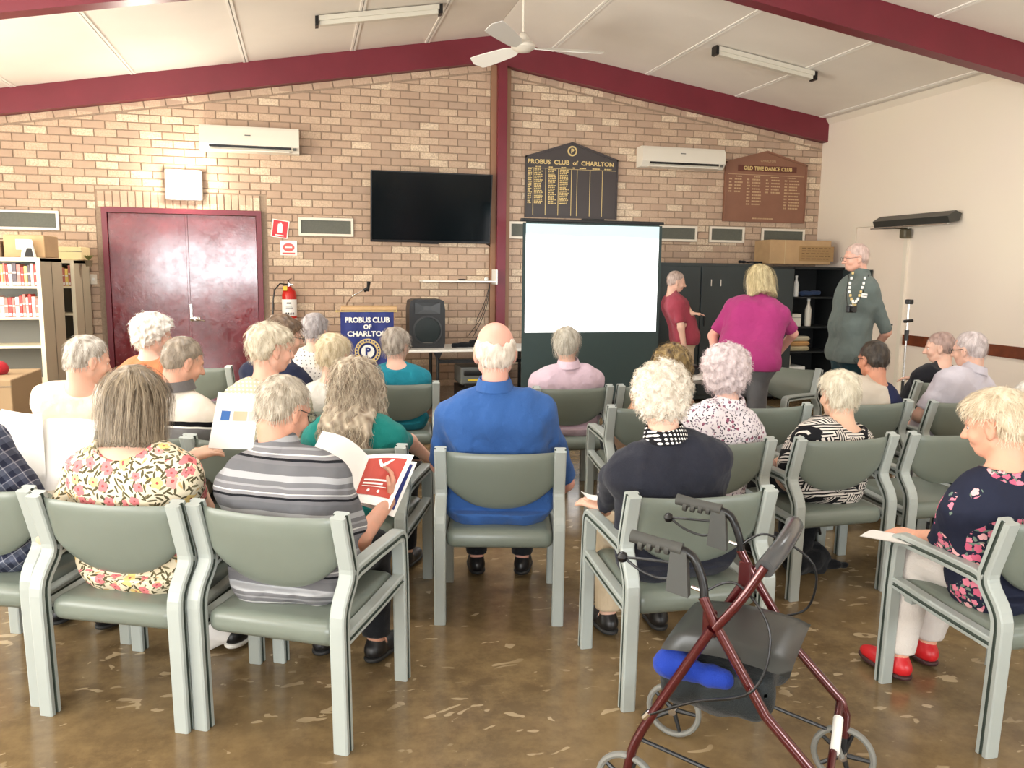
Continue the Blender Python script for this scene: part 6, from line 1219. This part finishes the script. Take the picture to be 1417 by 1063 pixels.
for l in (-.235, .235):
    s_ = -1 if l < 0 else 1
    wt([(.535, l, .16), (.535, l, .235), (.52, l, .275), (.37, l, .42), (.22, l*.98, .65), (.185, l*.96, .715)], .0145, 'front_leg', M['burg']); wt(curve_pts([(.215, l, .63), (.10, l, .42), (.01, l, .24), (-.015, l, .13)]), .0145, 'rear_leg', M['burg'])
    wt([(.535, l, .20), (.535, l, .12)], .013, 'fork_stem', M['dark'])
    hy = l*.94
    wt(curve_pts([(.19, l*.96, .70), (.18, hy, .76), (.15, hy, .822), (.105, hy, .838)]), .0125, 'handle_tube', M['black']); wt([(.12, hy, .838), (.05, hy, .845), (-.030, hy, .853)], [.018, .0165, .019], 'hand_grip', M['grip'], 12)
    for q in range(4): wt([(.085-.026*q, hy, .834), (.073-.026*q, hy, .836)], .0190, 'grip_ridge', M['grip'], 10)
    m = MB(); m.add([L3(a, hy+b_, c) for b_ in (-.014, .014) for a, c in ((.135, .835), (.09, .838), (.08, .715), (.145, .705))], [(0, 1, 2, 3), (4, 7, 6, 5), (0, 4, 5, 1), (1, 5, 6, 2), (2, 6, 7, 3), (3, 7, 4, 0)]); m.build('brake_housing', plain('brake_grey', (70, 72, 70), .5), rw)
    wt(curve_pts([(.095, hy, .795), (.01, hy, .79), (-.05, hy, .785)]), .0042, 'brake_lever', M['dark'], 8); wt(curve_pts([(-.05, hy, .785), (.0, hy, .755), (.06, hy, .742), (.095, hy, .755)]), .0042, 'lower_lever', M['dark'], 8)
    p = L3(-.055, hy, .785); MB().lathe([(.001, -.017), (.012, -.012), (.017, 0), (.012, .012), (.001, .017)], p, 12).build('lever_knob', M['black'], rw, True); wt([(.15, hy, .735), (.185, hy, .728)], .006, 'cable_ferrule', M['chrome'], 8)
    wt(curve_pts([(.225, l, .635), (.29, l, .73), (.345, l*.95, .83)]), .013, 'backrest_tube', M['burg']); wt([(.02, l, .25), (.5, l*.98, .17)], .006, 'side_strut', M['dark'], 8)
    m = MB(); m.rbox(-.02, .02, -.005, .005, -.04, .04, .004, 1); bx = L3(.205, l+s_*-.016, .64); m.v = [(a*FW.x+b_*LF.x+bx[0], a*FW.y+b_*LF.y+bx[1], c+bx[2]) for a, b_, c in m.v]; m.build('hinge_plate', M['burg'], rw)
    wheel(-.015, l+s_*.0, .098, 'rear'); wheel(.535, l, .098, 'front')
    for e in (-.02, .02): wt([(.515, l+e, .145), (.535, l+e, .098)], .008, 'fork_blade', M['wheelg'], 8)
    wt([(-.015, l+.02, .145), (-.015, l+.02, .098)], .008, 'axle_plate', M['burg'], 8)
wt([(.515, .235, .275), (.53, -.235, .12)], .012, 'folding_brace', M['burg']); wt([(.5195, .165, .252), (.5255, .04, .211)], .0150, 'white_sleeve', M['white'])
# cables
wt(curve_pts([(.185, -.22, .728), (.27, -.20, .76), (.37, -.24, .66), (.34, -.27, .50), (.18, -.26, .42), (.045, -.245, .335)], 6), .0038, 'brake_cable', M['black'], 8); wt(curve_pts([(.185, .22, .728), (.27, .22, .78), (.41, .24, .70), (.40, .26, .55), (.30, .24, .50)], 6), .0038, 'brake_cable', M['black'], 8)
wt([(.05, -.245, .345), (.035, -.245, .325)], .010, 'cable_clip', M['chrome'], 8)
wt(curve_pts([(.345, -.225, .825), (.365, -.10, .850), (.365, .10, .850), (.345, .225, .825)], 5), .026, 'backrest_pad', plain('padded_tube', (70, 72, 74), .22), 12)
# seat
def seat_pt(u, v, k_): 
    f = .06+.36*u; l = -.195+.39*v; z = .520+.016*math.sin(PI*min(1, max(0, u)))*1.0+.012*(1-abs(2*v-1)**3)
    e = min(1, 12*min(u, 1-u)+.0)**.5*min(1, 12*min(v, 1-v)+.0)**.5; return L3(f, l, z+(.018*e if k_ else -.018*e))
m = MB(); nu, nv = 12, 10; V = [seat_pt(i/nu, j/nv, k_) for k_ in (0, 1) for i in range(nu+1) for j in range(nv+1)]; q = lambda i, j, k_: k_*(nu+1)*(nv+1)+i*(nv+1)+j; F = []
for i in range(nu):
    for j in range(nv): F += [(q(i, j, 0), q(i+1, j, 0), q(i+1, j+1, 0), q(i, j+1, 0)), (q(i, j, 1), q(i, j+1, 1), q(i+1, j+1, 1), q(i+1, j, 1))]
m.add(V, F); m.build('padded_seat', M['seatv'], rw, True)

B = SDF(); c = lambda f, l, z: np.array(L3(f, l, z)); 
for z, rr in ((.46, .042), (.42, .046), (.375, .034)): B.rc(c(.10, -.12, z), c(.10, .12, z), rr, rr, .03); B.rc(c(.32, -.12, z+.02), c(.32, .12, z+.02), rr, rr, .03); B.rc(c(.10, -.12, z), c(.32, -.12, z), rr, rr, .05); B.rc(c(.10, .12, z), c(.32, .12, z), rr, rr, .05); B.rc(c(.21, -.1, z), c(.21, .1, z), rr+.02, rr+.02, .05)
lo, hi = bounds(B.p); ax = axes(lo-.02, hi+.02, .011); F_ = evalp(B.p, ax); F_ = F_+.007*wob(ax[0][:, None, None], ax[1][None, :, None], ax[2][None, None, :], 26, 2.); F_ = np.maximum(F_, ax[2][None, None, :]-.485); V, Q = nets(F_, ax); np_mesh('carry_bag', V, Q, cloth('black_nylon', (34, 40, 42), .1, rough=.5), rw)
B = SDF(); B.rc(c(.075, -.16, .472), c(.075, .15, .48), .034, .036, .03); B.rc(c(.08, -.175, .47), c(.24, -.175, .465), .034, .030, .03); B.rc(c(.10, -.15, .46), c(.10, .12, .46), .034, .034, .04); lo, hi = bounds(B.p); ax = axes(lo-.02, hi+.02, .010); F_ = evalp(B.p, ax)+.004*wob(ax[0][:, None, None], ax[1][None, :, None], ax[2][None, None, :], 60, 1.); V, Q = nets(F_, ax); o = np_mesh('jacket', V+np.array(rw.location), Q, cloth('royal_blue_cloth', (28, 56, 150)), None); tag(o, 'royal blue jacket tucked under the seat of the walker', 'jacket')
